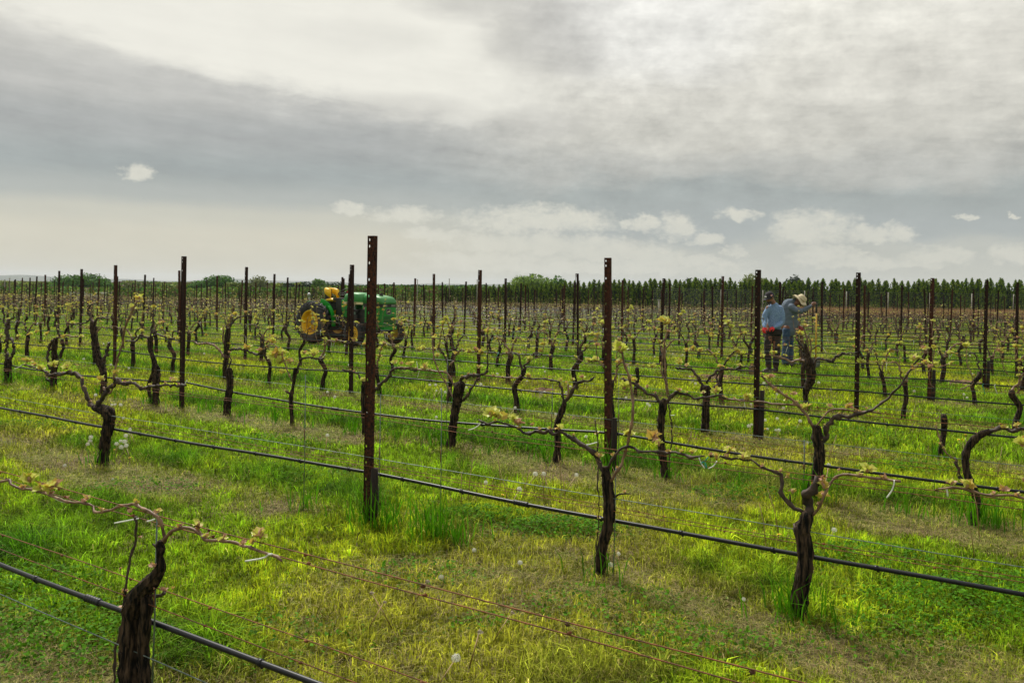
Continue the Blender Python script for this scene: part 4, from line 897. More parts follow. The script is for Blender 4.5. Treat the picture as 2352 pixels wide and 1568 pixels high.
vine(4, 'tall straight vine rising behind the cut stub between the second and nearest posts, fourth row',
  [('2u', [(388, 1365, 46), (390, 1280, 44), (398, 1180, 48), (405, 1080, 54), (408, 980, 50), (415, 910, 52), (425, 865, 34)])],
  [('2u', [(392, 1150, 24), (365, 1120, 22), (320, 1065, 20), (270, 1022, 18), (200, 1010, 17), (140, 1020, 16), (70, 985, 14)]), ('2u', [(418, 1090, 26), (470, 1068, 22), (540, 1062, 20), (600, 1080, 20), (650, 1108, 22), (700, 1115, 22), (750, 1085, 18), (800, 1060, 15)], 1), ('2u', [(400, 1040, 18), (375, 980, 16), (372, 900, 14), (365, 840, 12)]), ('2u', [(425, 880, 22), (465, 800, 18), (510, 765, 16), (570, 752, 14), (640, 745, 12)], 1), ('2u', [(412, 930, 18), (440, 840, 15), (455, 740, 12)])],
  [('2u', 415, 1030, 34, 'y'), ('2u', 600, 1060, 44, 'y'), ('2u', 725, 1075, 30, 'o'), ('2u', 370, 880, 26, 'y'), ('2u', 500, 740, 30, 'y'), ('2u', 210, 935, 26, 'o'), ('2u', 590, 720, 22, 'm')], (), 'traced vines of the fourth and fifth rows')
vine(5, 'tall dark vine with long arms right beside the workers, fifth row',
  [('5b', [(1105, 455, 42), (1103, 400, 46), (1110, 350, 58), (1140, 290, 70), (1150, 220, 76), (1138, 150, 76), (1122, 80, 56), (1110, 20, 36), (1100, -40, 24)])],
  [('5b', [(1110, 110, 28), (1040, 100, 20), (980, 117, 18), (940, 95, 17), (850, 68, 17), (800, 60, 13)]), ('5b', [(1165, 185, 28), (1190, 120, 26), (1230, 88, 26), (1290, 105, 24), (1322, 122, 26), (1360, 75, 22), (1420, 50, 20), (1500, 40, 17), (1550, 28, 15)], 1), ('5b', [(1120, 40, 22), (1095, 10, 24), (1060, -40, 20), (1030, -80, 15)], 1), ('5b', [(1130, 60, 14), (1120, -60, 13), (1095, -150, 12), (1080, -190, 10)]), ('5b', [(1140, 80, 12), (1150, 0, 12), (1140, -90, 11)]), ('5b', [(1165, 250, 13), (1185, 200, 11), (1195, 180, 8)], 1)],
  [('5b', 830, 40, 32, 'y'), ('5b', 925, 60, 18, 'y'), ('5b', 1060, -120, 30, 'y'), ('5b', 1090, -190, 26, 'y'), ('5b', 1150, -60, 22, 'm')], (), 'traced vines of the fourth and fifth rows')
TRACED = {(2, None)} 

# ------------------------------------------------------------------ procedural vines on all other planting spots
def make_variant(seed, lod):
    """returns list of (part, MB, mats); local x along the row"""
    r = random.Random(seed); parts = []
    hh = r.uniform(.42, .62); lean = r.uniform(-.10, .10); R0 = r.uniform(.026, .042)
    n = (9, 6, 4)[lod]; st = (.03, .07, .14)[lod]
    k1 = r.uniform(-.07, .07)
    tr = [(0, 0, -.05, R0 * 1.2), (k1 * .4, r.uniform(-.02, .02), hh * .3, R0), (k1, r.uniform(-.03, .03), hh * .6, R0 * .95), (lean, r.uniform(-.02, .02), hh * .9, R0 * 1.15), (lean + r.uniform(-.02, .02), 0, hh, R0 * .9)]
    m = MB(); P = spline(tr, st); m.tube(P, np.abs(P[:, 3]), n, bark=.15 if lod < 2 else 0, seed=seed)
    parts.append(('trunk', m, [BARK]))
    tips = []; canes = []
    cw = .775
    for s in (-1, 1):
        if r.random() < .08: continue
        L_ = r.uniform(.42, .68); rise = r.uniform(.08, .2)
        pts = [(lean, 0, hh * .93, R0 * .65), (lean + s * rise * .4, r.uniform(-.02, .02), hh + (cw - hh) * .45, R0 * .5), (lean + s * rise, 0, cw * r.uniform(.96, 1.06), R0 * .42)]
        x = lean + s * rise
        while abs(x - lean) < L_:
            x += s * .1; pts.append((x, r.uniform(-.012, .012), cw + r.uniform(-.022, .03), max(.005, R0 * .36 * (1 - .5 * abs(x - lean) / L_))))
        canes.append((pts, r.random() < .55))
    for _ in range(r.choice((0, 1, 1, 2, 2, 3))):
        x0 = lean + r.uniform(-.3, .3); a = r.uniform(-.3, .3); Lc = r.uniform(.2, .62); x1 = x0 + a * Lc
        canes.append(([(x0 * .6, 0, hh * .95 if abs(x0) < .1 else cw * .93, .008), (x0, .01, cw + .02, .0065), ((x0 + x1) / 2 + r.uniform(-.04, .04), .02, cw + Lc * .5, .006), (x1, 0, cw + Lc, .004)], False))
    lf = MB()
    for pts, old in canes:
        m = MB(); P = spline(pts, (.03, .06, .12)[lod])
        if lod < 2:
            jr = np.random.RandomState(seed + len(pts)).normal(size=(len(P), 3)) * .6; jr[0] = jr[-1] = 0; P[:, :3] += jr * np.abs(P[:, 3:4])
        m.tube(P, np.abs(P[:, 3]) * (.82, .82, .7)[lod], (6, 4, 3)[lod], bark=.06 if lod == 0 else 0, seed=seed, cap=lod < 2)
        parts.append(('cane', m, [OLDCANE if old else CANE]))
        s = 0; last = .1
        for j in range(1, len(P)):
            s += float(np.linalg.norm(P[j, :3] - P[j - 1, :3]))
            if s - last > .085 and s > .15:
                last = s
                if r.random() < .62:
                    sz = r.choice((.022, .03, .04, .055, .08)); q = (P[j, 0] + r.uniform(-.012, .012), P[j, 1] + r.uniform(-.012, .012), P[j, 2] + .012)
                    if lod == 0: bud_cluster(lf, q, sz, r.choice('yyym'))
                    else:
                        for _ in range(3 if lod == 1 else 2):
                            a = r.uniform(0, 6.28); w = sz * (.55 if lod == 1 else .62); e = r.uniform(0, 1)
                            d = Vector((math.cos(a), math.sin(a), e)) * w; sd = Vector((-math.sin(a), math.cos(a), r.uniform(-.6, .6))) * w * .6; c = Vector(q)
                            lf.add([c, c + d * .6 + sd, c + d * 1.2, c + d * .6 - sd], [(0, 1, 2, 3)], r.choice((0, 0, 1, 2)), False)
    parts.append(('foliage', lf, [LEAF, LEAFG, BUD]))
    for _ in range(r.choice((1, 2, 2)) if lod == 0 else (r.choice((0, 1)) if lod == 1 else 0)):
        x0 = lean + r.choice((-1, 1)) * r.uniform(.2, .5); m = MB(); dx = r.uniform(-.06, .06); q = r.uniform(.04, .11)
        m.tube([(x0 - .01, .012, cw + .012), (x0, -.014, cw), (x0 + dx * .4, -.02, cw - q * .4), (x0 + dx, -.015, cw - q)], .0035, 4); parts.append(('tie', m, [TIE if r.random() < .7 else GTIE]))
    return parts
occ3 = [project(pt(3, 0))]; slots = []
TR3 = 14.2
for n in range(3, NROWS):
    for k in range(-14, 42):
        for j in range(5):
            t_ = post_t(n, k) + 1.244 * (j + .5) + rnd.gauss(0, .05)
            if n == 3 and t_ < TR3: continue
            p = pt(n, t_, 0, rnd.gauss(0, .025))
            if p[1] < 1 or p[1] > far_at(p[0], p[1]) or not seen((p[0], p[1], .4), 90): continue
            if n == 4 and abs(project(p)[0] - 1620) < 40: continue
            if n == 5 and abs(project(p)[0] - 1855) < 45: continue
            if n == 4 and abs(project(p)[0] - 517) < 35: continue
            if rnd.random() < (.07 if n < 8 else .14): continue
            slots.append((math.hypot(p[0], p[1]), n, t_, p))
slots.sort()
V0 = [make_variant(500 + i, 0) for i in range(12)]; V1 = [make_variant(600 + i, 1) for i in range(10)]; V2 = [make_variant(700 + i, 2) for i in range(10)]
def merged(parts):
    m = MB(); ml = []
    for nm, b, ms in parts:
        off = []
        for q in ms:
            if q not in ml: ml.append(q)
            off.append(ml.index(q))
        o = len(m.v); m.v += b.v; m.f += [tuple(i + o for i in f) for f in b.f]; m.m += [off[i] for i in b.m]; m.sm += b.sm
    return m, ml
inrow = {}
for i, (dd, n, t_, p) in enumerate(slots[:282]): inrow.setdefault(n, []).append((project(p)[0], i))
rank = {}
for n, l in inrow.items():
    l.sort()
    for j, (x, i) in enumerate(l): rank[i] = (j, len(l))
cache = {}
FEAT = ['slim', 'stout', 'crooked', 'upright', 'low headed', 'leaning', 'bushy', 'sparse', 'knotty', 'thin', 'spreading', 'short']
for i, (dd, n, t_, p) in enumerate(slots):
    if i >= 282: break
    flip = rnd.random() < .5; rz = ROWANG + (math.pi if flip else 0) + rnd.gauss(0, .06); sc = rnd.uniform(.96, 1.04)
    j, tot = rank[i]
    if n <= 13:
        side = '%s from the left edge' % ORD1[j] if j * 2 <= tot else '%s from the right edge' % ORD1[tot - 1 - j]
        lab = 'old grapevine in the %s row, %s' % (ORD[n], side); grp = 'grapevines of the middle rows'
    else: lab = 'small distant grapevine with budding canes in the rows past the tractor'; grp = 'distant grapevines behind the tractor'
    if n <= 7:
        k = rnd.randrange(12)
        root = thing('grapevine', lab, 'grapevine', p, rz, grp); root.scale = (sc, sc, sc)
        if k not in cache:
            cache[k] = [m.build(nm, ms, root) for nm, m, ms in V0[k] if m.v]
        else:
            for q in cache[k]: c = q.copy(); COL.objects.link(c); c.parent = root
    else:
        k = ('m', rnd.randrange(10))
        if k not in cache: m, ml = merged(V1[k[1]]); cache[k] = m.build('grapevine', ml); o = cache[k]
        else: o = cache[k].copy(); COL.objects.link(o)
        o.location = p; o.rotation_euler = (0, 0, rz); o.scale = (sc, sc, sc); tag(o, lab, 'grapevine', grp)
# the rest, too many and too small to tell apart
MV = []
for parts in V2:
    m, ml = merged(parts); MV.append((np.array(m.v), m.f, m.m, ml))
AV = []; AF = []; AM = []; off = 0; mlall = [BARK, CANE, OLDCANE, LEAF, LEAFG, BUD]
for dd, n, t_, p in slots[282:]:
    v, f, mi, ml = rnd.choice(MV); a = ROWANG + rnd.choice((0, math.pi)); ca_, sa_ = math.cos(a), math.sin(a)
    w = np.stack([v[:, 0] * ca_ - v[:, 1] * sa_ + p[0], v[:, 0] * sa_ + v[:, 1] * ca_ + p[1], v[:, 2] + p[2]], 1)
    AV.append(w); AF += [tuple(q + off for q in g_) for g_ in f]; AM += [mlall.index(ml[q]) for q in mi]; off += len(v)
if AV:
    me = bpy.data.meshes.new('distant_vines'); me.from_pydata(np.vstack(AV).tolist(), [], AF)
    for q in mlall: me.materials.append(q)
    me.polygons.foreach_set('material_index', AM); o = bpy.data.objects.new('distant_vines', me); COL.objects.link(o)
    tag(o, 'purple brown mass of far vine canes with yellow green buds', 'vines', kind='stuff')
# ------------------------------------------------------------------ tractor
GREEN = mat('tractor_green', (.006, .20, .016), (.014, .27, .03), 3, .38, bump=.05)
GREENF = mat('faded_tractor_green', (.02, .24, .05), (.11, .31, .12), 2.2, .5, bump=.05)
TYELL = mat('tractor_yellow', (.85, .52, .01), (.62, .34, .012), 5, .5)
TYRE = mat('black_tyre_rubber', (.012, .012, .014), (.028, .028, .031), 9, .72, bump=.2)
BLK = mat('black_engine_metal', (.008, .009, .009), (.03, .028, .024), 8, .6, bump=.2)
IRON = mat('grey_iron', (.10, .11, .11), (.22, .23, .22), 8, .5, metal=.5)
CREAM = mat('cream_decal', (.62, .55, .30), rough=.5)
SEATY = mat('yellow_vinyl', (.86, .50, .004), rough=.45)
tx, ty = -5.42, 23.5
T = thing('tractor', 'green farm tractor with yellow wheels and yellow seat parked between the vine rows', 'tractor', (tx, ty, 0), R(-34))
T.scale = (1.04, 1.04, 1.04)
OY = .70                                       # local y of the near rear wheel's outer face is -0.70
def wheel(x, y, r, w, rimr, dish, name='wheel', side=-1, lugs=22, rear=True):
    wo = bpy.data.objects.new(name, None); COL.objects.link(wo); wo.parent = T; wo.location = (x, y, r); wo.empty_display_size = .1
    h = w / 2; m = MB()
    m.lathe([(rimr, -h * .8), (rimr + .03, -h * .95), (r * .80, -h), (r * .92, -h * .88), (r * .965, -h * .5), (r * .965, h * .5), (r * .92, h * .88), (r * .80, h), (rimr + .03, h * .95), (rimr, h * .8)], 48)
    for i in range(lugs):
        for sg in (-1, 1):
            a0 = 2 * math.pi * (i + (.5 if sg > 0 else 0)) / lugs; secs = []
            for k in range(6):
                f = k / 5; a = a0 + (.16 if rear else .10) * f * 2.0; yy = sg * (h * .02 + h * .98 * f); rr = r * (.972 - .075 * f ** 3); e = .030 if rear else .014; wd = (.020 if rear else .014)
                if k == 5: rr = r * .87
                ca, sa = math.cos(a), math.sin(a); tx_, tz_ = -sa, ca
                secs.append([(ca * (rr - .012) - tx_ * wd * 1.3, yy, sa * (rr - .012) - tz_ * wd * 1.3), (ca * (rr + e) - tx_ * wd, yy, sa * (rr + e) - tz_ * wd), (ca * (rr + e) + tx_ * wd, yy, sa * (rr + e) + tz_ * wd), (ca * (rr - .012) + tx_ * wd * 1.3, yy, sa * (rr - .012) + tz_ * wd * 1.3)])
            m.loft(secs, 0, True, False)
    m.build('tyre', TYRE, wo)
    m = MB(); s = side
    m.lathe([(rimr + .012, s * h * .86), (rimr - .005, s * h * .90), (rimr - .02, s * h * .80), (rimr - .035, s * h * .3), (rimr - .05, s * (h * .3 - dish * .2)), (rimr - .06, s * (h - dish * 1.15)), (rimr * .70, s * (h - dish * 1.2)), (rimr * .62, s * (h - dish - .01)), (rimr * .55, s * (h - dish + .03)), (rimr * .30, s * (h - dish + .035)), (.001, s * (h - dish + .035))], 40)
    m.lathe([(rimr + .012, -s * h * .86), (rimr - .03, -s * h * .7), (rimr - .04, -s * 0), (.001, -s * .0)], 32)
    m.build('rim', TYELL, wo)
    m = MB(); yo = s * (h - dish + .04)
    m.lathe([(.055 * r / .34 * .8, yo - s * .02), (.05 * r / .34 * .8, yo + s * .03), (.001, yo + s * .035)], 16)
    for i in range(8):
        a = i * math.pi / 4; m.ball((math.cos(a) * rimr * .42, yo, math.sin(a) * rimr * .42), (.014, .016, .014), 0, 6, 4)
    m.build('hub', BLK if not rear else IRON, wo)
wheel(0, -.53, .575, .34, .33, .20, side=-1)
wheel(0, .53, .575, .34, .33, .20, side=1)
wheel(1.64, -.58, .335, .20, .205, .09, side=-1, lugs=26, rear=False)
wheel(1.80, .80, .335, .20, .205, .09, side=1, lugs=26, rear=False)
# chassis, engine, axles
m = MB(); m.box((.35, 0, .60), (1.1, .34, .34)); m.box((1.25, 0, .70), (.85, .36, .52)); m.lathe([(.12, -.42), (.14, -.2), (.20, 0), (.14, .2), (.12, .42)], 16, 0, 'y', (0, 0, .575))
m.tube([(1.64, -.5, .36), (1.80, .72, .36)], .045, 8); m.box((1.68, 0, .50), (.24, .28, .28)); m.tube([(.9, -.24, .92), (1.1, -.26, .95), (1.45, -.25, .93)], .035, 8); m.box((1.02, -.22, .74), (.16, .10, .22)); m.box((1.36, -.22, .68), (.12, .12, .3))
m.tube([(1.0, -.2, .55), (1.66, -.36, .40)], .02, 6); m.box((.35, -.2, .42), (.5, .06, .05)); m.tube([(.75, -.24, .55), (.75, -.30, .40), (.55, -.34, .38)], .018, 6)
m.build('chassis', BLK, T)
m = MB(); m.tube([(1.15, -.235, .62), (1.15, -.24, 1.05)], .022, 8); m.tube([(1.30, -.235, .60), (1.30, -.24, 1.05)], .03, 8); m.ball((1.02, -.23, .88), (.06, .05, .08)); m.tube([(.85, -.22, .85), (.9, -.27, .7), (1.0, -.26, .62)], .015, 6)
m.build('engine_pipes', mat('pipe_green_grey', (.08, .14, .10), (.16, .20, .17), 8, .5), T)
# hood: rounded shell lofted along x
def hood_sec(x, w, zt, zb, r=.09):
    out = [(x, -w, zb)]
    for i in range(7):
        a = math.pi - i * math.pi / 12; out.append((x, -w + r + math.cos(a) * r, zt - r + math.sin(a) * r))
    for i in range(7):
        a = math.pi / 2 - i * math.pi / 12; out.append((x, w - r + math.cos(a) * r, zt - r + math.sin(a) * r))
    out.append((x, w, zb)); return out
m = MB(); m.loft([hood_sec(.86, .24, 1.28, 1.10), hood_sec(.93, .26, 1.38, 1.10), hood_sec(1.10, .275, 1.425, 1.10), hood_sec(1.30, .28, 1.415, 1.10), hood_sec(1.66, .285, 1.385, 1.10)]); m.build('hood', GREENF, T)
m = MB(); m.loft([hood_sec(1.675, .29, 1.385, 1.135), hood_sec(2.05, .30, 1.355, 1.135), hood_sec(2.24, .30, 1.32, 1.135), hood_sec(2.32, .285, 1.26, 1.135, .07), hood_sec(2.345, .27, 1.19, 1.135, .03)]); m.build('nose_cover', mat('nose_green', (.010, .20, .03), (.13, .26, .10), 1.6, .42, lo=.4, hi=.75), T)
m = MB(); m.box((1.995, 0, 1.088), (.66, .575, .088)); m.build('headlight_band', BLK, T)
m = MB()
sec = lambda x, w, zt, zb: [(x, -w, zb), (x, -w, zt), (x, w, zt), (x, w, zb)]
m.loft([sec(1.72, .285, 1.042, .62), sec(2.28, .29, 1.042, .56), sec(2.335, .27, 1.042, .58)], 0, True, False)
m.build('grille_housing', GREEN, T)
m = MB()
for z in np.linspace(.62, .80, 7): m.box((2.335, 0, z), (.02, .40, .012))
m.build('grille_slats', BLK, T)
m = MB(); m.box((2.34, .0, .50), (.10, .50, .10)); m.box((2.2, -.2, .50), (.3, .06, .07)); m.box((2.2, .2, .5), (.3, .06, .07)); m.build('front_weight_bracket', GREEN, T)
for s in (-1, 1): m = MB(); m.box((2.335, s * .16, 1.088), (.012, .16, .055)); m.build('headlight', mat('headlight_glass', (.20, .20, .19), rough=.15), T)
m = MB(); m.tube([(2.06, -.02, 1.34), (2.06, -.02, 1.395)], .055, 12); m.tube([(2.06, -.02, 1.395), (2.06, -.02, 1.41)], .062, 12); m.build('radiator_cap', BLK, T)
# badge: leaping deer in a rounded frame on the near end of the nose front
def badge(cx, cy, cz):
    m = MB(); hw, hh = .085, .068
    rr = []
    for i in range(24):
        a = 2 * math.pi * i / 24; q = 4; rr.append((math.copysign(abs(math.cos(a)) ** (2 / q), math.cos(a)), math.copysign(abs(math.sin(a)) ** (2 / q), math.sin(a))))
    pts = [(cx, cy + a * hw, cz + b * hh) for a, b in rr] ; pts.append(pts[0]); pts.append(pts[1])
    m.tube(pts, .013, 6, cap=False); fr = m.build('badge', IRON, T)
    m = MB(); m.loft([[(cx - .006, cy + a * hw, cz + b * hh) for a, b in rr], [(cx, cy + a * hw, cz + b * hh) for a, b in rr]]); m.build('badge_plate', BLK, fr)
    deer = [(-.062, -.010), (-.045, .010), (-.02, .016), (.012, .012), (.028, .022), (.034, .036), (.022, .052), (.030, .050), (.038, .040), (.050, .036), (.058, .028), (.046, .026), (.040, .014), (.034, -.002), (.050, -.016), (.062, -.012), (.048, -.024), (.026, -.010), (.000, -.008), (-.022, -.006), (-.036, -.022), (-.056, -.042), (-.050, -.024), (-.044, -.006)]
    m = MB(); m.loft([[(cx + e, cy + a, cz + b) for a, b in deer] for e in (.001, .006)], 0, True, False); m.build('deer_emblem', CREAM, fr)
badge(2.345, -.02, .93)
# decals, lettering
def text(body, size, mt, parent, loc, rot, name, ext=.002):
    cu = bpy.data.curves.new(name, 'FONT'); cu.body = body; cu.size = size; cu.extrude = ext; cu.align_x = 'CENTER'; cu.align_y = 'CENTER'
    o = bpy.data.objects.new(name, cu); COL.objects.link(o); dg = bpy.context.evaluated_depsgraph_get(); dg.update()
    me = bpy.data.meshes.new_from_object(o.evaluated_get(dg)); bpy.data.objects.remove(o)
    me.materials.clear(); me.materials.append(mt); o = bpy.data.objects.new(name, me); COL.objects.link(o); o.parent = parent; o.location = loc; o.rotation_euler = rot; return o
for s in (-1, 1):
    m = MB(); m.box((1.28, s * .288, 1.135), (.74, .010, .062)); st = m.build('hood_stripe', CREAM, T)
    text('JOHN DEERE', .066, BLK, st, (1.22, s * .2945, 1.135), (R(90), 0, 0 if s < 0 else R(180)), 'stripe_lettering')
    m = MB(); m.prism([(.86, 1.12), (.90, 1.115), (1.02, 1.06), (1.04, 1.10), (.90, 1.19)], s * .282, s * .292); m.build('yellow_decal', TYELL, T)
m = MB()
for s in (-1, 1): m.prism([(.83, 1.22), (1.07, 1.10), (1.10, 1.08), (1.10, .72), (.90, .78), (.83, 1.0)], s * .235, s * .28)
m.build('dash_panel', GREEN, T)
m = MB(); m.box((.68, 0, 1.0), (.36, .34, .44)); m.box((.62, 0, 1.22), (.44, .30, .07)); m.build('console', BLK, T)
m = MB(); m.tube([(.86, 0, 1.2), (.70, 0, 1.40)], .02, 8); ring = []
cx, cz, tl = .68, 1.43, R(28)
for i in range(33):
    a = 2 * math.pi * i / 32; ring.append((cx + math.cos(a) * .2 * math.cos(tl), math.sin(a) * .2, cz + math.cos(a) * .2 * math.sin(tl) * 1.0))
m.tube(ring, .014, 8, cap=False)
for i in (0, 11, 21): m.tube([(cx, 0, cz - .02), ring[i]], .009, 5)
m.ball((cx, 0, cz - .01), (.03, .03, .02)); m.build('steering_wheel', BLK, T)
m = MB(); m.ball((.66, .10, 1.43), (.03, .03, .03)); m.build('red_knob', mat('red_knob_plastic', (.5, .02, .01), rough=.4), T)
# seat: yellow wrap round backrest on a black pedestal
seat = bpy.data.objects.new('seat', None); COL.objects.link(seat); seat.parent = T
m = MB(); path = []
for i in range(15):
    a = R(-125 + 250 * i / 14); path.append((.15 - .17 * math.cos(a), .165 * math.sin(a)))
secs = []
for i, (x, y) in enumerate(path):
    e = abs(i - 7) / 7; top = 1.53 - .05 * e ** 3; bot = 1.40 - .14 * e ** 2.2; dx, dy = (x - .17), y; l = math.hypot(dx, dy); dx, dy = dx / l * .035, dy / l * .035
    secs.append([(x - dx, y - dy, bot), (x - dx * 1.3, y - dy * 1.3, (bot + top) / 2), (x - dx, y - dy, top), (x, y, top + .012), (x + dx, y + dy, top), (x + dx * 1.4, y + dy * 1.4, (bot + top) / 2), (x + dx, y + dy, bot), (x, y, bot - .01)])
m.loft(secs); m.build('backrest', SEATY, seat)
m = MB(); m.ball((.20, 0, 1.20), (.21, .20, .055)); m.build('cushion', SEATY, seat)
m = MB(); m.box((.02, 0, 1.36), (.09, .20, .26)); m.box((.12, 0, 1.06), (.22, .22, .24)); m.tube([(.0, 0, 1.15), (-.04, 0, 1.45)], .03, 8); m.build('seat_bracket', BLK, seat)
# fenders: inner plates with a narrow arched top
for s in (-1, 1):
    m = MB(); arc = []
    for i in range(15):
        a = R(-8 + 92 * i / 14); arc.append((math.cos(a) * .665, .575 + math.sin(a) * .665))
    inner = [(math.cos(R(-8 + 92 * i / 14)) * .36, .575 + math.sin(R(-8 + 92 * i / 14)) * .36) for i in range(14, -1, -1)]
    y0 = s * .345; m.prism(arc + inner, y0, y0 - s * .012)
    secs = []
    for x, z in arc:
        k = 1.02; secs.append([(x, y0, z), (x, y0 + s * .12, z), (x * 1.015, y0 + s * .12, z + .012), (x * 1.015, y0, z + .012)])
    m.loft(secs[:9], 0, True, False); m.build('fender', mat('fender_green', (.006, .26, .012), (.012, .32, .02), 3, .4), T)
m = MB(); m.box((.62, -.24, .40), (.34, .22, .03)); m.box((.62, .24, .40), (.34, .22, .03)); m.build('footplate', BLK, T)
m = MB(); m.tube([(-.30, -.42, 1.1), (-.32, -.42, 1.30)], .012, 6); m.ball((-.32, -.42, 1.33), (.05, .05, .06)); m.build('work_light', mat('lamp_silver', (.4, .42, .42), rough=.3, metal=.7), T)
m = MB(); m.box((-.28, -.42, 1.13), (.10, .12, .06)); m.build('light_bracket', GREEN, T)
m = MB()
for s in (-1, 1): m.tube([(-.2, s * .12, .5), (-.75, s * .30, .42)], .025, 6)
m.tube([(-.15, 0, .75), (-.6, 0, .80)], .022, 6); m.build('hitch_arm', BLK, T)
m = MB(); m.tube([(.42, -.20, 1.05), (.46, -.22, 1.22)], .01, 6); m.ball((.46, -.22, 1.24), (.025, .025, .03)); m.tube([(.5, .2, 1.05), (.52, .22, 1.25)], .01, 6); m.build('gear_lever', BLK, T)

# ------------------------------------------------------------------ the two workers
SKIN = mat('tanned_skin', (.20, .085, .045), (.27, .12, .065), 9, .55)
SKIND = mat('dark_tanned_skin', (.13, .050, .026), (.18, .075, .04), 9, .55)
HAIR = mat('black_hair', (.010, .008, .007), rough=.6)
BLUES = mat('blue_melange_knit', (.085, .16, .32), (.24, .35, .53), 70, .9, bump=.5, bscale=50)
JEANS = mat('worn_blue_denim', (.018, .045, .10), (.05, .09, .16), 12, .9, bump=.3)
DARKP = mat('dark_work_trousers', (.010, .009, .010), (.035, .030, .030), 9, .9, bump=.3)
BOOT = mat('dark_leather_boot', (.012, .008, .007), (.05, .03, .02), 12, .6)
REDG = mat('red_rubber_glove', (.62, .012, .012), rough=.5)
CAPM = mat('charcoal_cap_cloth', (.018, .016, .022), (.03, .026, .034), 30, .9)
HATM = mat('khaki_hat_cloth', (.50, .42, .27), (.60, .52, .36), 14, .9, bump=.4)
STRIPE = bpy.data.materials.new('striped_knit'); STRIPE.use_nodes = True
t = STRIPE.node_tree; b = t.nodes['Principled BSDF']; b.inputs['Roughness'].default_value = .9
wv = t.nodes.new('ShaderNodeTexWave'); wv.bands_direction = 'Z'; wv.inputs['Scale'].default_value = 11; wv.inputs['Distortion'].default_value = .9; wv.inputs['Detail'].default_value = 1
tcx = t.nodes.new('ShaderNodeTexCoord'); t.links.new(tcx.outputs['Object'], wv.inputs['Vector'])
cr = t.nodes.new('ShaderNodeValToRGB'); e = cr.color_ramp.elements; e[0].position = .38; e[0].color = (.035, .055, .09, 1); e[1].position = .66; e[1].color = (.17, .21, .27, 1)
t.links.new(wv.outputs[0], cr.inputs[0]); t.links.new(cr.outputs[0], b.inputs['Base Color'])

def etube(m, pts, n=14):
    """tube whose points carry (x, y, z, rx, ry): elliptical when upright"""
    P = spline(pts, .02); K = len(P); T_ = np.gradient(P[:, :3], axis=0); T_ /= np.linalg.norm(T_, axis=1)[:, None] + 1e-9; secs = []
    for i in range(K):
        t_ = T_[i]; U = np.array([1., 0, 0]) - t_ * t_[0]
        if np.linalg.norm(U) < .35: U = np.array([0, 0, 1.]) - t_ * t_[2]
        U /= np.linalg.norm(U); V_ = np.cross(t_, U)
        secs.append([tuple(P[i, :3] + U * math.cos(a) * P[i, 3] + V_ * math.sin(a) * P[i, 4]) for a in np.arange(n) * 2 * math.pi / n])
    m.loft(secs)
    for e in (P[0], P[-1]): m.ball(e[:3], (e[3] * .98, e[4] * .98, min(e[3], e[4]) * .9), 0, 12, 8)
def skin_part(name, m, mt, parent, vox=.008, sm=4, wr=0.):
    o = m.build(name, mt, parent)
    r_ = o.modifiers.new('union', 'REMESH'); r_.mode = 'VOXEL'; r_.voxel_size = vox; r_.use_smooth_shade = True
    s_ = o.modifiers.new('soften', 'SMOOTH'); s_.factor = .5; s_.iterations = sm
    if wr:
        tx_ = bpy.data.textures.new(name + '_folds', 'CLOUDS'); tx_.noise_scale = .09
        d_ = o.modifiers.new('folds', 'DISPLACE'); d_.texture = tx_; d_.strength = wr; d_.mid_level = .5
    return o
def hand(m, w, d, up, L_=.17, curl=.7):
    """palm, four fingers and a thumb starting at the wrist w, pointing along d, back of the hand facing up"""
    w = Vector(w); d = Vector(d).normalized(); up = Vector(up); up = (up - d * up.dot(d)).normalized(); sd = d.cross(up)
    pc = w + d * .05
    etube(m, [(*w, .024, .020), (*(w + d * .03), .036, .017), (*(w + d * .075), .040, .016), (*(w + d * .09), .037, .014)])
    for i, (o_, l) in enumerate(((-.030, .066), (-.010, .076), (.010, .070), (.029, .054))):
        b0 = w + d * .085 + sd * o_; k = curl
        p1 = b0 + (d * math.cos(k * .5) - up * math.sin(k * .5)) * l * .45; p2 = p1 + (d * math.cos(k * 1.3) - up * math.sin(k * 1.3)) * l * .32; p3 = p2 + (d * math.cos(k * 2.2) - up * math.sin(k * 2.2)) * l * .25
        m.tube([b0, p1, p2, p3], [.0095, .009, .0085, .007], 8); m.ball(p3, (.007, .007, .007), 0, 8, 5)
    b0 = w + d * .03 - sd * .032; p1 = b0 + (d * .6 - sd * .6 - up * .4) * .04; p2 = p1 + (d * .9 - sd * .1 - up * .5) * .032
    m.tube([b0, p1, p2], [.013, .011, .009], 8); m.ball(p2, (.009, .009, .009), 0, 8, 5)
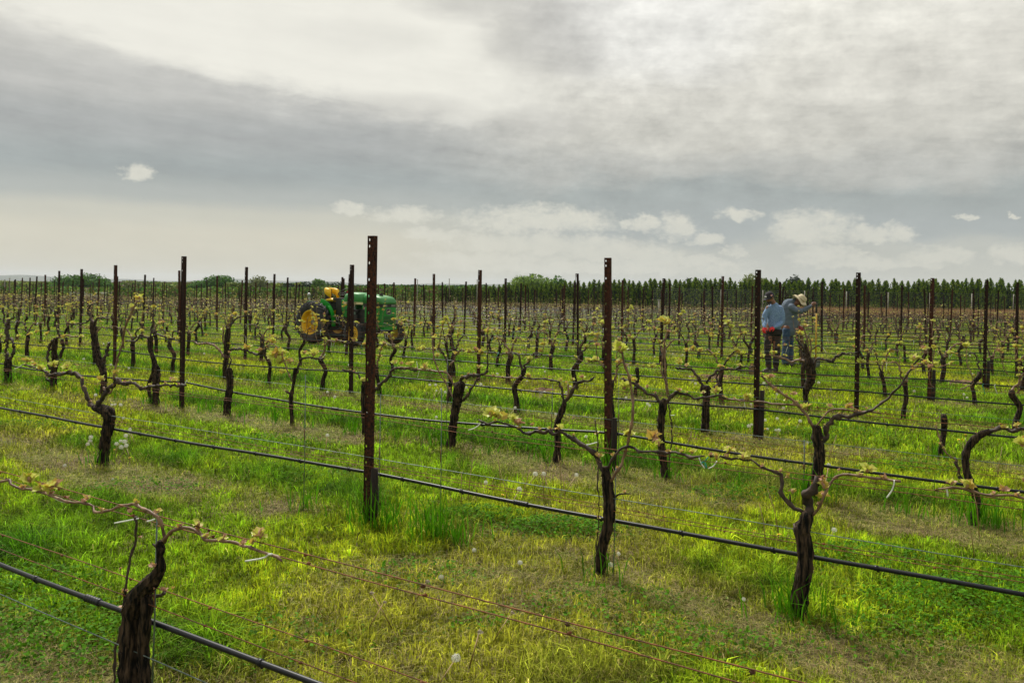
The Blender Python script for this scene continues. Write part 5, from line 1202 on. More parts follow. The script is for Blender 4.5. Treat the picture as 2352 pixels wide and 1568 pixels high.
def head(m, c, f, upv, s=1.):
    """head centred at c facing f: skull, jaw, nose, brow, ears, lips"""
    c = Vector(c); f = Vector(f).normalized(); u = Vector(upv); u = (u - f * u.dot(f)).normalized(); sd = f.cross(u)
    def el(p, r, n=14, k=10):
        vs = []; r = [q * s for q in r]; p = c + (f * p[0] + sd * p[1] + u * p[2]) * s
        for i in range(k + 1):
            t_ = math.pi * i / k
            for j in range(n):
                a = 2 * math.pi * j / n; q = p + f * r[0] * math.sin(t_) * math.cos(a) + sd * r[1] * math.sin(t_) * math.sin(a) + u * r[2] * math.cos(t_); vs.append(tuple(q))
        m.add(vs, [(i * n + j, (i + 1) * n + j, (i + 1) * n + (j + 1) % n, i * n + (j + 1) % n) for i in range(k) for j in range(n)])
    el((-.005, 0, .03), (.098, .076, .092)); el((.030, 0, -.045), (.062, .055, .062)); el((.066, 0, -.080), (.024, .028, .022))
    el((.098, 0, -.010), (.018, .014, .026)); el((.108, 0, -.024), (.016, .017, .012)); el((.082, 0, .028), (.020, .052, .014)); el((.084, 0, -.056), (.014, .024, .010))
    for q in (-1, 1): el((-.005, q * .078, -.008), (.018, .010, .030), 8, 6); el((.076, q * .032, .012), (.012, .014, .010), 8, 6)
    return c, f, u, sd

# worker one: blue jumper, cap, red gloves
a1 = ray(1775, 855); Z1 = 16.75; X1 = a1[0] * Z1 - .04
P1 = thing('person', 'worker in a blue jumper, dark cap and red gloves, looking down', 'person', (X1, Z1, 0), -math.atan2(X1, Z1))
m = MB()
head_c = (-.045, -.075, 1.565); fdir = (-.62, -.62, -.42); hu = (-.32, -.28, .9)
hc, hf, hup, hs = head(m, head_c, fdir, hu)
etube(m, [(.045, .0, 1.40, .056, .058), (.02, -.02, 1.47, .054, .056), (-.03, -.045, 1.53, .052, .056)])
etube(m, [(.03, .01, .90, .15, .10), (.06, .02, 1.10, .145, .095), (.065, .02, 1.28, .16, .10), (.055, .015, 1.38, .11, .07)])
for pts in ([(.17, -.01, 1.36, .046, .046), (.19, -.02, 1.07, .038, .038), (.06, -.17, .955, .026, .026)], [(-.075, -.06, 1.36, .046, .046), (-.135, -.10, 1.10, .038, .038), (-.135, -.25, .965, .026, .026)]): etube(m, pts)
for pts in ([(.10, .02, .90, .085, .085), (.085, .00, .50, .058, .060), (.09, .03, .10, .042, .044), (.09, .03, .05, .042, .044)], [(-.03, .0, .90, .085, .085), (-.06, -.05, .50, .058, .060), (-.03, -.02, .10, .042, .044), (-.03, -.02, .05, .042, .044)]): etube(m, pts)
skin_part('body', m, SKIN, P1, .0065, 3)
m = MB()
etube(m, [(.035, .01, .85, .140, .108), (.045, .015, .95, .145, .112), (.055, .02, 1.12, .148, .115), (.06, .015, 1.27, .162, .112), (.055, .01, 1.36, .145, .090), (.05, .0, 1.415, .085, .075)])
etube(m, [(.155, .0, 1.355, .066, .064), (.205, -.01, 1.22, .060, .060), (.208, -.02, 1.07, .054, .056), (.15, -.10, .995, .050, .052), (.065, -.168, .955, .040, .040)])
etube(m, [(-.06, -.04, 1.35, .070, .066), (-.125, -.07, 1.22, .060, .060), (-.150, -.10, 1.09, .054, .055), (-.145, -.18, 1.01, .046, .047), (-.138, -.245, .965, .038, .038)])
skin_part('jumper', m, BLUES, P1, .010, 4, .022)
m = MB()
etube(m, [(.035, .01, .93, .145, .108), (.035, .01, .82, .150, .115)])
etube(m, [(.11, .02, .84, .090, .095), (.10, .01, .50, .074, .080), (.10, .03, .16, .064, .070)]); etube(m, [(-.04, .0, .84, .092, .095), (-.075, -.04, .50, .075, .082), (-.045, -.02, .16, .064, .070)])
skin_part('trousers', m, DARKP, P1, .010, 4, .03)
m = MB()
for x, y in ((.095, .02), (-.04, -.03)): etube(m, [(x, y, .20, .056, .058), (x, y, .07, .052, .056)]); etube(m, [(x + .01, y + .03, .045, .046, .045), (x - .05, y - .07, .045, .050, .042), (x - .10, y - .14, .035, .040, .034)])
skin_part('boots', m, BOOT, P1, .008, 2)
m = MB(); hand(m, (.06, -.172, .953), (-.85, -.38, -.30), (.2, -.3, .9), curl=.85); skin_part('glove', m, REDG, P1, .005, 1)
m = MB(); hand(m, (-.137, -.25, .962), (-.15, -.45, -.85), (-.5, -.7, .3), curl=.8); skin_part('glove', m, REDG, P1, .005, 1)
def at_head(p, s=1.): return hc + (hf * p[0] + hs * p[1] + hup * p[2]) * s
def headshell(m, r, z0, n=20, k=8, cx=-.005, cz=.03, top=1.):
    vs = []
    for i in range(k + 1):
        t_ = i / k * math.acos(z0)
        for j in range(n):
            a = 2 * math.pi * j / n; vs.append(tuple(at_head((cx + r[0] * math.sin(t_) * math.cos(a), r[1] * math.sin(t_) * math.sin(a), cz + r[2] * math.cos(t_) * top))))
    m.add(vs, [(i * n + j, (i + 1) * n + j, (i + 1) * n + (j + 1) % n, i * n + (j + 1) % n) for i in range(k) for j in range(n)])
m = MB(); headshell(m, (.108, .088, .105), -.05, cz=.035)
vs = []
for i in range(13):
    a = R(-70 + 140 * i / 12); 
    for rr, zz in ((.100, .030), (.178, .018), (.178, .024), (.100, .040)): vs.append(tuple(at_head((rr * math.cos(a) * 1.02, rr * math.sin(a) * (.86 if rr < .15 else .48), zz - .012 * (abs(a) / 1.2) ** 2))))
m.add(vs, [(i * 4 + j, i * 4 + (j + 1) % 4, i * 4 + 4 + (j + 1) % 4, i * 4 + 4 + j) for i in range(12) for j in range(4)])
m.ball(at_head((0, 0, .142)), (.008, .008, .006), 0, 8, 5); cap_o = m.build('cap', CAPM, P1)
m = MB()
q = []
for yy, zz in ((-.024, .058), (.024, .058), (.024, .078), (-.024, .078)): q.append(tuple(at_head((.108 * math.sqrt(max(0, 1 - (yy / .09) ** 2)) * (.985 - zz * .8 + .055), yy, zz))))
m.add(q + [tuple(Vector(p) - hf * .012) for p in q], [(0, 1, 2, 3), (7, 6, 5, 4), (0, 4, 5, 1), (1, 5, 6, 2), (2, 6, 7, 3), (3, 7, 4, 0)], 0, False); m.build('cap_patch', TIE, cap_o)
m = MB(); p = at_head((.030, .0875, .052))
sdv = hs
def sidecard(m, x0, x1, z0, z1, mi, e=.0):
    q = [tuple(at_head((x, sg_ * (.0885 + e) * math.sqrt(max(.1, 1 - ((x + .005) / .108) ** 2 - ((z - .035) / .125) ** 2)), z))) for x, z in ((x0, z0), (x1, z0), (x1, z1), (x0, z1))]
    m.add(q + [tuple(Vector(a) - sdv * sg_ * .01) for a in q], [(0, 1, 2, 3), (7, 6, 5, 4), (0, 4, 5, 1), (1, 5, 6, 2), (2, 6, 7, 3), (3, 7, 4, 0)], mi, False)
for sg_ in (1, -1):
    for i in range(5): sidecard(m, -.022, .030, .048 + i * .006, .054 + i * .006, i % 2, .003)
    sidecard(m, -.022, .002, .063, .078, 2, .005)
m.build('flag_patch', [mat('flag_red', (.6, .02, .03), rough=.7), TIE, mat('flag_blue', (.02, .04, .2), rough=.7)], cap_o)
m = MB(); headshell(m, (.103, .081, .098), -.25, cx=-.014, cz=.020); m.build('hair', HAIR, P1)
m = MB(); m.ball(at_head((.070, 0, -.078)), (.042, .042, .034)); m.ball(at_head((.04, 0, -.07)), (.05, .055, .035)); m.build('beard', HAIR, P1)
# tool pouch
m = MB(); m.box((.13, -.09, .86), (.16, .06, .10)); m.tube([(-.11, -.05, .88), (.03, -.115, .88), (.19, -.06, .88)], .016, 6); m.build('belt_pouch', DARKP, P1)

# worker two: striped shirt, bucket hat, arm out to the shovel
a2 = ray(1812, 839); Z2 = 18.2; X2 = a2[0] * Z2
P2 = thing('person', 'worker in a striped shirt and khaki sun hat, one hand on a shovel', 'person', (X2, Z2, 0), -math.atan2(X2, Z2))
m = MB(); ox = -.10
hc, hf, hup, hs = head(m, (.205, -.03, 1.49), (.70, -.10, -.70), (.65, 0, .72), 1.02)
etube(m, [(.02, .0, 1.36, .062, .064), (.10, -.01, 1.42, .06, .062), (.16, -.02, 1.46, .055, .058)])
etube(m, [(-.03, .0, .88, .16, .12), (.0, .0, 1.10, .16, .12), (.0, .0, 1.30, .16, .11), (.03, .0, 1.38, .12, .08)])
etube(m, [(.07, -.14, 1.33, .050, .050), (.25, -.17, 1.28, .042, .042), (.46, -.15, 1.40, .030, .030)])
etube(m, [(.05, .15, 1.30, .050, .050), (.12, .16, 1.06, .040, .040), (.20, .03, .92, .028, .028)])
for s in (-1, 1): etube(m, [(-.03 + s * .02, s * .09, .88, .085, .085), (-.02 + s * .03, s * .10, .48, .060, .062), (-.03 + s * .05, s * .10, .05, .044, .046)])
hand(m, (.455, -.15, 1.40), (.75, .0, .55), (.1, -.75, .6), curl=1.15)
skin_part('body', m, SKIND, P2, .0065, 3)
m = MB()
etube(m, [(-.01, .0, .80, .150, .150), (.0, .0, .92, .165, .152), (.01, .0, 1.10, .172, .155), (-.01, .0, 1.27, .180, .160), (-.02, .0, 1.40, .150, .135), (.05, .0, 1.47, .085, .085)])
etube(m, [(.03, -.12, 1.36, .085, .085), (.12, -.16, 1.29, .072, .072), (.25, -.17, 1.27, .064, .062), (.36, -.165, 1.33, .050, .050), (.45, -.15, 1.395, .038, .038)])
etube(m, [(.03, .14, 1.33, .078, .078), (.11, .16, 1.16, .062, .062), (.13, .15, 1.05, .056, .056), (.19, .04, .93, .040, .040)])
skin_part('striped_shirt', m, STRIPE, P2, .010, 4, .018)
m = MB()
etube(m, [(-.02, .0, .92, .145, .135), (-.02, .0, .82, .15, .14)])
for s in (-1, 1): etube(m, [(-.03 + s * .03, s * .085, .84, .095, .095), (-.03 + s * .04, s * .10, .48, .080, .082), (-.03 + s * .055, s * .10, .12, .076, .078)])
skin_part('jeans', m, JEANS, P2, .010, 4, .03)
m = MB()
for s in (-1, 1): etube(m, [(-.05 + s * .055, s * .10, .05, .05, .045), (.05 + s * .055, s * .10, .045, .05, .04), (.12 + s * .055, s * .10, .035, .04, .034)])
skin_part('boots', m, BOOT, P2, .008, 2)
m = MB(); hand(m, (.20, .03, .92), (.6, -.5, -.5), (.3, -.3, .8)); skin_part('glove', m, mat('dark_red_glove', (.22, .02, .02), rough=.6), P2, .005, 1)
# floppy bucket hat with neck flap
m = MB(); vs = []; n = 28; prof = [(.001, .150), (.055, .148), (.085, .128), (.098, .085), (.104, .045), (.115, .035), (.150, .018), (.178, -.002)]
for rr, zz in prof:
    for j in range(n):
        a = 2 * math.pi * j / n; fl = (rr > .11) * (.018 * math.sin(3 * a + 1) + .012 * math.sin(5 * a)); vs.append(tuple(at_head((rr * math.cos(a) * 1.08 - .005, rr * math.sin(a) * .92, zz + fl + .012))))
k = len(prof); inn = [tuple(Vector(p) - hup * .006) for p in vs]; N0 = len(vs)
fs = [(i * n + j, (i + 1) * n + j, (i + 1) * n + (j + 1) % n, i * n + (j + 1) % n) for i in range(k - 1) for j in range(n)]
m.add(vs + inn, fs + [tuple(N0 + q for q in f[::-1]) for f in fs] + [((k - 1) * n + j, N0 + (k - 1) * n + j, N0 + (k - 1) * n + (j + 1) % n, (k - 1) * n + (j + 1) % n) for j in range(n)])
hat = m.build('sun_hat', HATM, P2)
m = MB(); secs = []
for i in range(7):
    f = i / 6; secs.append([tuple(at_head((-.10 - .05 * f, y * (1 + .15 * f), .05 - .11 * f + .010 * math.sin(y * 60 + f * 3))) ) for y in (-.075, -.04, 0, .04, .075)] + [tuple(at_head((-.108 - .05 * f, y * (1 + .15 * f), .045 - .11 * f))) for y in (.075, .04, 0, -.04, -.075)])
m.loft(secs); m.build('neck_flap', HATM, hat)
m = MB(); m.tube([tuple(at_head((.107 * 1.08 * math.cos(2 * math.pi * j / 20) - .005, .107 * .92 * math.sin(2 * math.pi * j / 20), .060))) for j in range(21)], .007, 5, cap=False); m.build('hat_band', mat('hat_band_brown', (.22, .16, .09), rough=.8), hat)
# shovels
ch, sh = math.cos(P2.rotation_euler[2]), math.sin(P2.rotation_euler[2])
def loc2(x, y): return (X2 + x * ch - y * sh, Z2 + x * sh + y * ch, 0)
sv_ = thing('shovel', 'upright shovel with yellow shaft and black grip under a worker\'s hand', 'shovel', loc2(.565, -.15), 0)
m = MB(); m.tube([(0, 0, .22), (0, 0, 1.24)], .0165, 10); m.build('shaft', mat('yellow_fibreglass', (.62, .36, .03), rough=.45), sv_)
m = MB(); m.tube([(0, 0, 1.23), (0, 0, 1.27), (0, 0, 1.43), (0, 0, 1.45)], [.018, .022, .021, .015], 10); m.build('grip', BLK, sv_)
def blade(m, w=.20, l=.26, z=.24):
    secs = []
    for i in range(9):
        f = i / 8; ww = w * (.62 + .38 * min(1, f * 6)) * (1 if f < .6 else math.sqrt(max(.02, 1 - ((f - .6) / .42) ** 2)))
        zz = z - l * f; secs.append([(-ww / 2, .0, zz), (-ww / 4, .018, zz), (0, .024, zz), (ww / 4, .018, zz), (ww / 2, .0, zz), (ww / 4, .021, zz), (0, .028, zz), (-ww / 4, .021, zz)])
    m.loft(secs)
m = MB(); blade(m); m.tube([(0, .02, .34), (0, .022, .18)], [.02, .012], 8); m.build('blade', IRON, sv_)
u, v = ray(1729, 862); zz = H / -v * 1.0; rs_ = thing('shovel', 'shovel with red shaft and brown blade leaning just left of the workers', 'shovel', (u * 16.0 - .0, 16.0, .0), -.28)
rs_.rotation_euler = (R(-3), R(7), -.28)
m = MB(); m.tube([(0, 0, .48), (0, 0, .90)], .0165, 10); m.build('shaft', mat('red_painted_shaft', (.45, .035, .03), (.5, .10, .08), 20, .5), rs_)
m = MB(); m.tube([(0, 0, .22), (0, 0, .48)], [.02, .018], 10); m.tube([(0, 0, .90), (0, 0, 1.05)], .0155, 8); m.tube([(0, 0, 1.05), (-.05, 0, 1.10), (-.05, 0, 1.17)], .010, 6); m.tube([(0, 0, 1.05), (.05, 0, 1.10), (.05, 0, 1.17)], .010, 6); m.tube([(-.055, 0, 1.17), (.055, 0, 1.17)], .014, 8); m.build('handle', IRON, rs_)
m = MB(); blade(m, .19, .28, .25); m.build('blade', mat('rusty_dirty_blade', (.16, .10, .05), (.28, .19, .10), 12, .8), rs_)
# soil heaps left by digging
SOIL = mat('reddish_soil', (.06, .028, .016), (.15, .075, .04), 14, .95, bump=1.)
for i, (x, y, w, lb) in enumerate(((1643, 868, .55, 'low mound of red brown soil left of the tall post by the workers'), (2047, 873, .5, 'thin reddish soil patch right of the standing shovel'), (2197, 880, .5, 'grey brown heap of soil and roots in the grass at the right'), (1250, 900, .3, 'small crumbly soil heap near the photo centre'))):
    p = on_ground(x, y); m = MB(); n = 26; vs = []
    for a in range(8):
        f = a / 7
        for j in range(n):
            th = 2 * math.pi * j / n; rr = w * f * (1 + .25 * math.sin(3 * th + i) + .12 * math.sin(7 * th)); vs.append((rr * math.cos(th) * 1.3, rr * math.sin(th) * .8, .055 * (1 - f * f) * (1 + rnd.uniform(-.4, .4)) - .01 * f))
    m.add(vs, [(a * n + j, (a + 1) * n + j, (a + 1) * n + (j + 1) % n, a * n + (j + 1) % n) for a in range(7) for j in range(n)])
    for _ in range(40):
        th = rnd.uniform(0, 6.28); rr = w * math.sqrt(rnd.random()); s = rnd.uniform(.008, .03); m.ball((rr * 1.3 * math.cos(th), rr * .8 * math.sin(th), .05 * (1 - (rr / w) ** 2)), (s, s, s * .7), 0, 6, 4, .3)
    o = m.build('soil_heap', SOIL); o.location = p; tag(o, lb, 'soil heap', 'dug soil heaps')
# ------------------------------------------------------------------ grass, weeds, straw
rs = np.random.RandomState(77)
def row_coord(x, y):
    d = NX * x + NY * y
    k = (d - 4.26) / 2.487
    near = np.where(d < 3.1, 1.94, 4.26 + 2.487 * np.round(np.maximum(k, 0)))
    return d - near                              # <0: on the camera side of the nearest row
def masks(x, y):
    s = row_coord(x, y); n1 = vnoise(x, y, .9, 4, 3.); n2 = vnoise(x, y, .33, 4, 9.); n3 = vnoise(x, y, 2.6, 3, 21.)
    strip = np.exp(-((s + .16 + (n1 - .5) * .5) / .33) ** 2)
    dry = np.clip(strip * 1.45 * np.clip((n1 - .33) * 3.6, 0, 1.2) * np.clip((15 - y) / 7, .12, 1) + np.clip((n2 - .60) * 3.0, 0, .35) * np.clip((13 - y) / 6, .2, 1), 0, 1)
    lush = np.exp(-((s - .42 + (n2 - .5) * .7) / .30) ** 2) * np.clip((n3 * .5 + n1 * .5 - .38) * 6, 0, 1) * (1 - dry)
    lush = np.clip(lush + np.clip((vnoise(x, y, .55, 4, 40.) - .60) * 7, 0, .8) * (1 - dry), 0, 1)
    return dry, lush, n1, n2, n3
def sample(n, z0, z1, p):
    """ground points between two depths, density falling with distance"""
    u = rs.uniform(0, 1, n); Z = (z0 ** (2 - p) + u * (z1 ** (2 - p) - z0 ** (2 - p))) ** (1 / (2 - p)); a = rs.uniform(-.74, .74, n)
    return a * Z, Z
def blades(x, y, hgt, wid, lean, col, two=True):
    n = len(x); yaw = rs.uniform(0, 2 * math.pi, n); fx, fy = np.cos(yaw), np.sin(yaw)
    ly = rs.uniform(0, 2 * math.pi, n); lx, ly_ = np.cos(ly) * lean * hgt, np.sin(ly) * lean * hgt
    z = np.zeros(n); w = wid / 2
    b0 = np.stack([x - fx * w, y - fy * w, z - .01], 1); b1 = np.stack([x + fx * w, y + fy * w, z - .01], 1)
    mz = hgt * .55; w2 = w * .8
    m0 = np.stack([x - fx * w2 + lx * .32, y - fy * w2 + ly_ * .32, mz], 1); m1 = np.stack([x + fx * w2 + lx * .32, y + fy * w2 + ly_ * .32, mz], 1)
    zt = hgt * np.clip(1 - lean * .40, .22, 1)
    t_ = np.stack([x + lx, y + ly_, zt], 1)
    if two:
        V = np.stack([b0, b1, m0, m1, t_], 1).reshape(-1, 3); i = np.arange(n) * 5
        T = np.vstack([np.stack([i, i + 1, i + 3], 1), np.stack([i, i + 3, i + 2], 1), np.stack([i + 2, i + 3, i + 4], 1)]); k = 5
    else:
        V = np.stack([b0, b1, t_], 1).reshape(-1, 3); T = np.arange(3 * n).reshape(-1, 3); k = 3
    return V, T, np.repeat(col, k, 0)
DG = np.array((.050, .17, .004)); YG = np.array((.41, .45, .018)); MG = np.array((.22, .38, .013)); ST = np.array((.50, .41, .14)); TP = np.array((.34, .29, .06))
def grass_cols(dry, lush, n2, n3, n):
    yel = np.clip((n2 - .40) * 3.2 + rs.normal(0, .32, n), 0, 1)[:, None]
    c = MG * (1 - yel) + YG * yel
    l = lush[:, None]; c = c * (1 - l * .9) + DG * l * .9
    isst = (rs.uniform(0, 1, n) < dry * .50 + .04)[:, None]
    st = ST * (1 - rs.uniform(0, .5, (n, 1))) + TP * .3
    c = np.where(isst, st, c); c = np.where((dry > .25)[:, None] & ~isst, c * .60 + TP * .30, c)
    return c * rs.uniform(.62, 1.25, (n, 1)), isst[:, 0]
allV = []; allT = []; allC = []; off = 0
for n, z0, z1, p, two, hs_, ws_ in ((300000, 2.4, 8, 1.2, True, 1., .0062), (300000, 8, 20, 1.3, True, 1.05, .0105), (230000, 20, 48, 1.4, False, 1.1, .022), (120000, 48, 92, 1.4, False, 1.15, .05)):
    x, y = sample(n, z0, z1, p); dry, lush, n1, n2, n3 = masks(x, y)
    keep = rs.uniform(0, 1, n) > dry * .42; x, y, dry, lush, n1, n2, n3 = [q[keep] for q in (x, y, dry, lush, n1, n2, n3)]; k = len(x)
    h = (.040 + .035 * n3 + .13 * lush * (.5 + .6 * n1) + .02 * n2) * rs.uniform(.55, 1.35, k) * (1 - .35 * dry) * hs_
    c, isst = grass_cols(dry, lush, n2, n3, k)
    lean = np.clip(rs.normal(.62, .42, k), .02, 1.9) + lush * .25 + isst * .7
    wv_ = ws_ * rs.uniform(.6, 1.35, k) * (1 - .25 * lush)
    cl = vnoise(x, y, 7.5, 3, 60.); cf = vnoise(x, y, 19., 2, 80.); c = c * (np.clip((cl - .5) * 1.7 + 1.0, .45, 1.45) * np.clip((cf - .5) * 1.6 + 1.0, .5, 1.5))[:, None]; h = h * .80 * np.clip((cl - .5) * 1.6 + 1., .45, 1.6)  # clump contrast painted into the blade colour, for shadowed gaps and highlights
    c = c * rs.choice((.45, 1., 1.45), k, p=(.3, .45, .25))[:, None]  # dark and bright blades mixed in, shadow contrast put into the colour
    wv_ = wv_ * np.where(isst, .42, 1.); h = h * np.where(isst, .8, 1.)
    V, T, C = blades(x, y, h, wv_, lean, c, two); V[:, 2] += zgn(V[:, 1])
    allV.append(V); allT.append(T + off); allC.append(C); off += len(V)
# tall tufts round posts and trunks
tx_, ty_ = [], []
base_pts = [(pt(2, 3.76), 2.0), (pt(2, 3.62), 1.3), (pt(2, 3.0), 1.0)] + [(on_row(2, x, y)[0], s) for x, y, s in ((1378, 1325, .8), (1838, 1430, 1.2), (1812, 1400, 1.2), (232, 1085, 1.0), (1008, 1245, 1.8), (697, 1180, .9), (985, 1235, 1.4))]
base_pts += [(pt(3, t_), 1.2 if k % 2 else .7) for k, t_ in enumerate(np.arange(-.6, 14, .622))] + [(pt(n, post_t(n, 0) + 1.244 * (j + .5)), rnd.uniform(.3, 1.1)) for n in range(4, 12) for j in range(-8, 30)] + [(on_row(3, x, y)[0], 2.) for x, y in ((1402, 1080), (1855, 1143), (2240, 1215))]
for p, s in base_pts:
    if p[1] < 1.5: continue
    k = int((36 if p[1] < 9 else 26) * s); a = rs.uniform(0, 6.28, k); r_ = np.abs(rs.normal(0, .11, k)); tx_.append(np.stack([p[0] + r_ * np.cos(a), p[1] + r_ * np.sin(a), np.full(k, s)], 1))
tp = np.vstack(tx_); k = len(tp)
h = rs.uniform(.08, .30, k) * np.clip(tp[:, 2], .5, 1.35); c = (DG * 1.25)[None] * rs.uniform(.6, 1.5, (k, 1)) + np.array((.03, .05, 0)) * rs.uniform(0, 1, (k, 1))
V, T, C = blades(tp[:, 0], tp[:, 1], h, .0075 * (1 + tp[:, 1] * .05), np.clip(rs.normal(.4, .22, k), .05, 1), c); V[:, 2] += zgn(V[:, 1])
allV.append(V); allT.append(T + off); allC.append(C); off += len(V)
tag(np_mesh('grass', np.vstack(allV), np.vstack(allT), np.vstack(allC), GRASSM), 'spring grass between and under the vine rows', 'grass', kind='stuff')
# cut straw lying flat
n = 640000; x, y = sample(n, 2.6, 26, 1.3); dry, lush, n1, n2, n3 = masks(x, y); keep = rs.uniform(0, 1, n) < np.clip(dry * 1.3 - .08, .015, 1); x, y = x[keep], y[keep]; k = len(x)
L_ = rs.uniform(.03, .13, k); a = vnoise(x, y, 3.0, 2, 50.) * 9 + rs.normal(0, 1.1, k); w = .00028 + .00012 * y; z = rs.uniform(.006, .040, k) + zgn(y)
dx, dy = np.cos(a) * L_ / 2, np.sin(a) * L_ / 2; qx, qy = -np.sin(a) * w, np.cos(a) * w; cv_ = rs.normal(0, .012, k)
bx_, by_ = -np.sin(a) * cv_, np.cos(a) * cv_
V = np.stack([np.stack([x - dx, y - dy, z], 1), np.stack([x + qx + bx_, y + qy + by_, z + .006], 1), np.stack([x - qx + bx_, y - qy + by_, z + .006], 1), np.stack([x + dx, y + dy, z + rs.uniform(-.01, .012, k)], 1)], 1).reshape(-1, 3)
i = np.arange(k) * 4; T = np.vstack([np.stack([i, i + 1, i + 2], 1), np.stack([i + 1, i + 3, i + 2], 1)])
c = np.array([(.46, .37, .13), (.26, .18, .075), (.10, .06, .035), (.30, .32, .05)])[rs.choice(4, k, p=[.28, .3, .22, .2])] * rs.uniform(.6, 1.2, (k, 1))
tag(np_mesh('cut_straw', V, T, np.repeat(c, 4, 0), STRAWM), 'dry mown straw lying in strips under the vines', 'straw', kind='stuff')
# broad leaved weeds: low dark clumps
wv = []; wt = []; wc = []; off = 0
clumps = [(1105, 1195, .30, 900), (1285, 1222, .34, 1000), (620, 1020, .5, 500), (60, 985, .5, 500), (1990, 1290, .4, 500), (2250, 1400, .6, 1300), (2330, 1370, .5, 900), (1960, 1000, .5, 500), (1830, 1000, .4, 400), (1700, 1140, .35, 500), (90, 1450, .5, 900), (180, 1500, .5, 900), (560, 1490, .5, 300), (1150, 980, .5, 300), (2100, 1080, .4, 400), (700, 1100, .4, 300), (1110, 1450, .15, 60), (40, 1350, .4, 500), (1580, 1500, .4, 400), (960, 1330, .3, 200), (1400, 1400, .4, 250), (2000, 1480, .4, 250), (330, 1130, .4, 250)]
for cxp, cyp, rr, k in clumps:
    p = on_ground(cxp, cyp); k = int(k * 2.2); a = rs.uniform(0, 6.28, k); r_ = rr * np.sqrt(rs.uniform(0, 1, k)) * rs.uniform(.6, 1.2, k)
    x = p[0] + np.cos(a) * r_ * 1.5; y = p[1] + np.sin(a) * r_ * .8; z = rs.uniform(.02, .11, k) * np.clip(1.3 - r_ / rr, .3, 1)
    s = rs.uniform(.006, .015, k)[:, None]; nr = rs.normal(size=(k, 3)) * .45; nr[:, 2] += 1; nr /= np.linalg.norm(nr, axis=1)[:, None]
    A = np.cross(nr, rs.normal(size=(k, 3))); A /= np.linalg.norm(A, axis=1)[:, None]; B = np.cross(nr, A); P = np.stack([x, y, z], 1)
    V = np.stack([P - A * s, P - A * s * .2 + B * s * .7, P + A * s, P - A * s * .2 - B * s * .7], 1).reshape(-1, 3); i = np.arange(k) * 4 + off
    wv.append(V); wt.append(np.vstack([np.stack([i, i + 1, i + 2], 1), np.stack([i, i + 2, i + 3], 1)])); off += 4 * k
    wc.append(np.repeat(np.array((.065, .17, .006))[None] * rs.uniform(.6, 2.0, (k, 1)), 4, 0))
tag(np_mesh('ground_weeds', np.vstack(wv), np.vstack(wt), np.vstack(wc), GRASSM), 'dark clumps of low broad leaved weeds and clover in the grass', 'weeds', kind='stuff')
# dry upright stalks
m = MB()
for x, y, h in ((1060, 1170, .28), (1075, 1150, .35), (1150, 1130, .30), (1170, 1180, .32), (1200, 1150, .25), (1250, 1150, .28), (1290, 1130, .3), (1400, 1150, .3), (1850, 1250, .3), (1790, 1240, .35), (1760, 1260, .3), (2240, 1290, .3), (2250, 1240, .4), (2290, 1100, .3), (2380, 1110, .3), (1900, 1070, .3), (1760, 1090, .3), (1570, 1060, .3), (1180, 900, .3), (500, 1010, .3), (480, 1030, .3), (1440, 1180, .35), (1300, 1180, .3), (1530, 1230, .3), (2090, 980, .3), (2040, 1010, .3)):
    p = on_ground(x, y); a = rnd.uniform(-.35, .35); m.tube([p, (p[0] + a * h * .4, p[1], h * .55), (p[0] + a * h, p[1] + .02, h)], [.0035, .003, .0018], 5)
tag(m.build('dry_stalks', STEM), 'thin reddish dry flower stalks standing in the grass', 'stalks', kind='stuff')

# dandelions: heads measured in the picture, standing on stems of 12-24 cm
heads = []
def H_(c, l, kind='w'): 
    for q in l: heads.append((*D(c, q[0], q[1]), q[2] if len(q) > 2 else .17, kind))
H_('1b', [(915, 250, .2), (1070, 345), (1100, 342), (1155, 345), (870, 655), (865, 690, .14), (840, 720, .1), (1245, 580, .22), (1243, 608, .2), (1205, 640), (1115, 718), (1155, 690), (1193, 697), (1160, 750, .13), (1208, 735), (620, 925, .05), (1080, 1055, .04), (1180, 472)])
H_('1b', [(1243, 850, .06), (1090, 775, .1)], 'y')
H_('4', [(113, 712, .17), (370, 765, .17), (492, 648, .2), (807, 656, .22), (555, 648, .2), (20, 1232, .05), (378, 1328, .05), (1070, 1342, .06), (1130, 1258, .07), (338, 140), (648, 190), (880, 362), (1187, 65), (1352, 112), (1368, 125), (535, 28), (562, 18), (1130, 72)])
H_('4', [(242, 808, .05), (1480, 972, .05)], 'y')
H_('5b', [(760, 610), (863, 597), (1058, 618), (780, 685, .1), (850, 695, .1), (877, 695, .1), (860, 390), (915, 508), (1120, 800, .08), (750, 295), (893, 317), (640, 475), (145, 275), (168, 300), (120, 240), (620, 660), (645, 648), (1240, 972, .3), (1300, 990, .29)])
H_('5b', [(968, 602), (1235, 675), (670, 1552, .08), (760, 685, .1)], 'y')
H_('4b', [(390, 1330), (445, 1330), (452, 1385), (497, 1372), (537, 1400), (578, 1372), (740, 1355), (878, 1325), (1035, 1225), (1455, 1408), (1487, 1395), (1695, 1400), (1747, 1178), (1490, 1203), (1205, 1310), (1320, 1295)])
H_('3b', [(1098, 410, .16), (172, 197), (235, 240), (172, 565, .26)])
C_ = CR; CR['6a'] = (2000, 600, 3.92); CR['7'] = (750, 1250, 3.136)
H_('6a', [(910, 1390), (1385, 1420), (1415, 1452, .1), (110, 1375), (1467, 1225), (1885, 1465)])
H_('7', [(1280, 290, .05), (1630, 385, .05), (1025, 495, .05), (1140, 1115, .2)])
H_('7', [(490, 615, .22), (590, 685, .20), (1320, 910, .24), (918, 525, .18), (1570, 765, .2)], 'd')
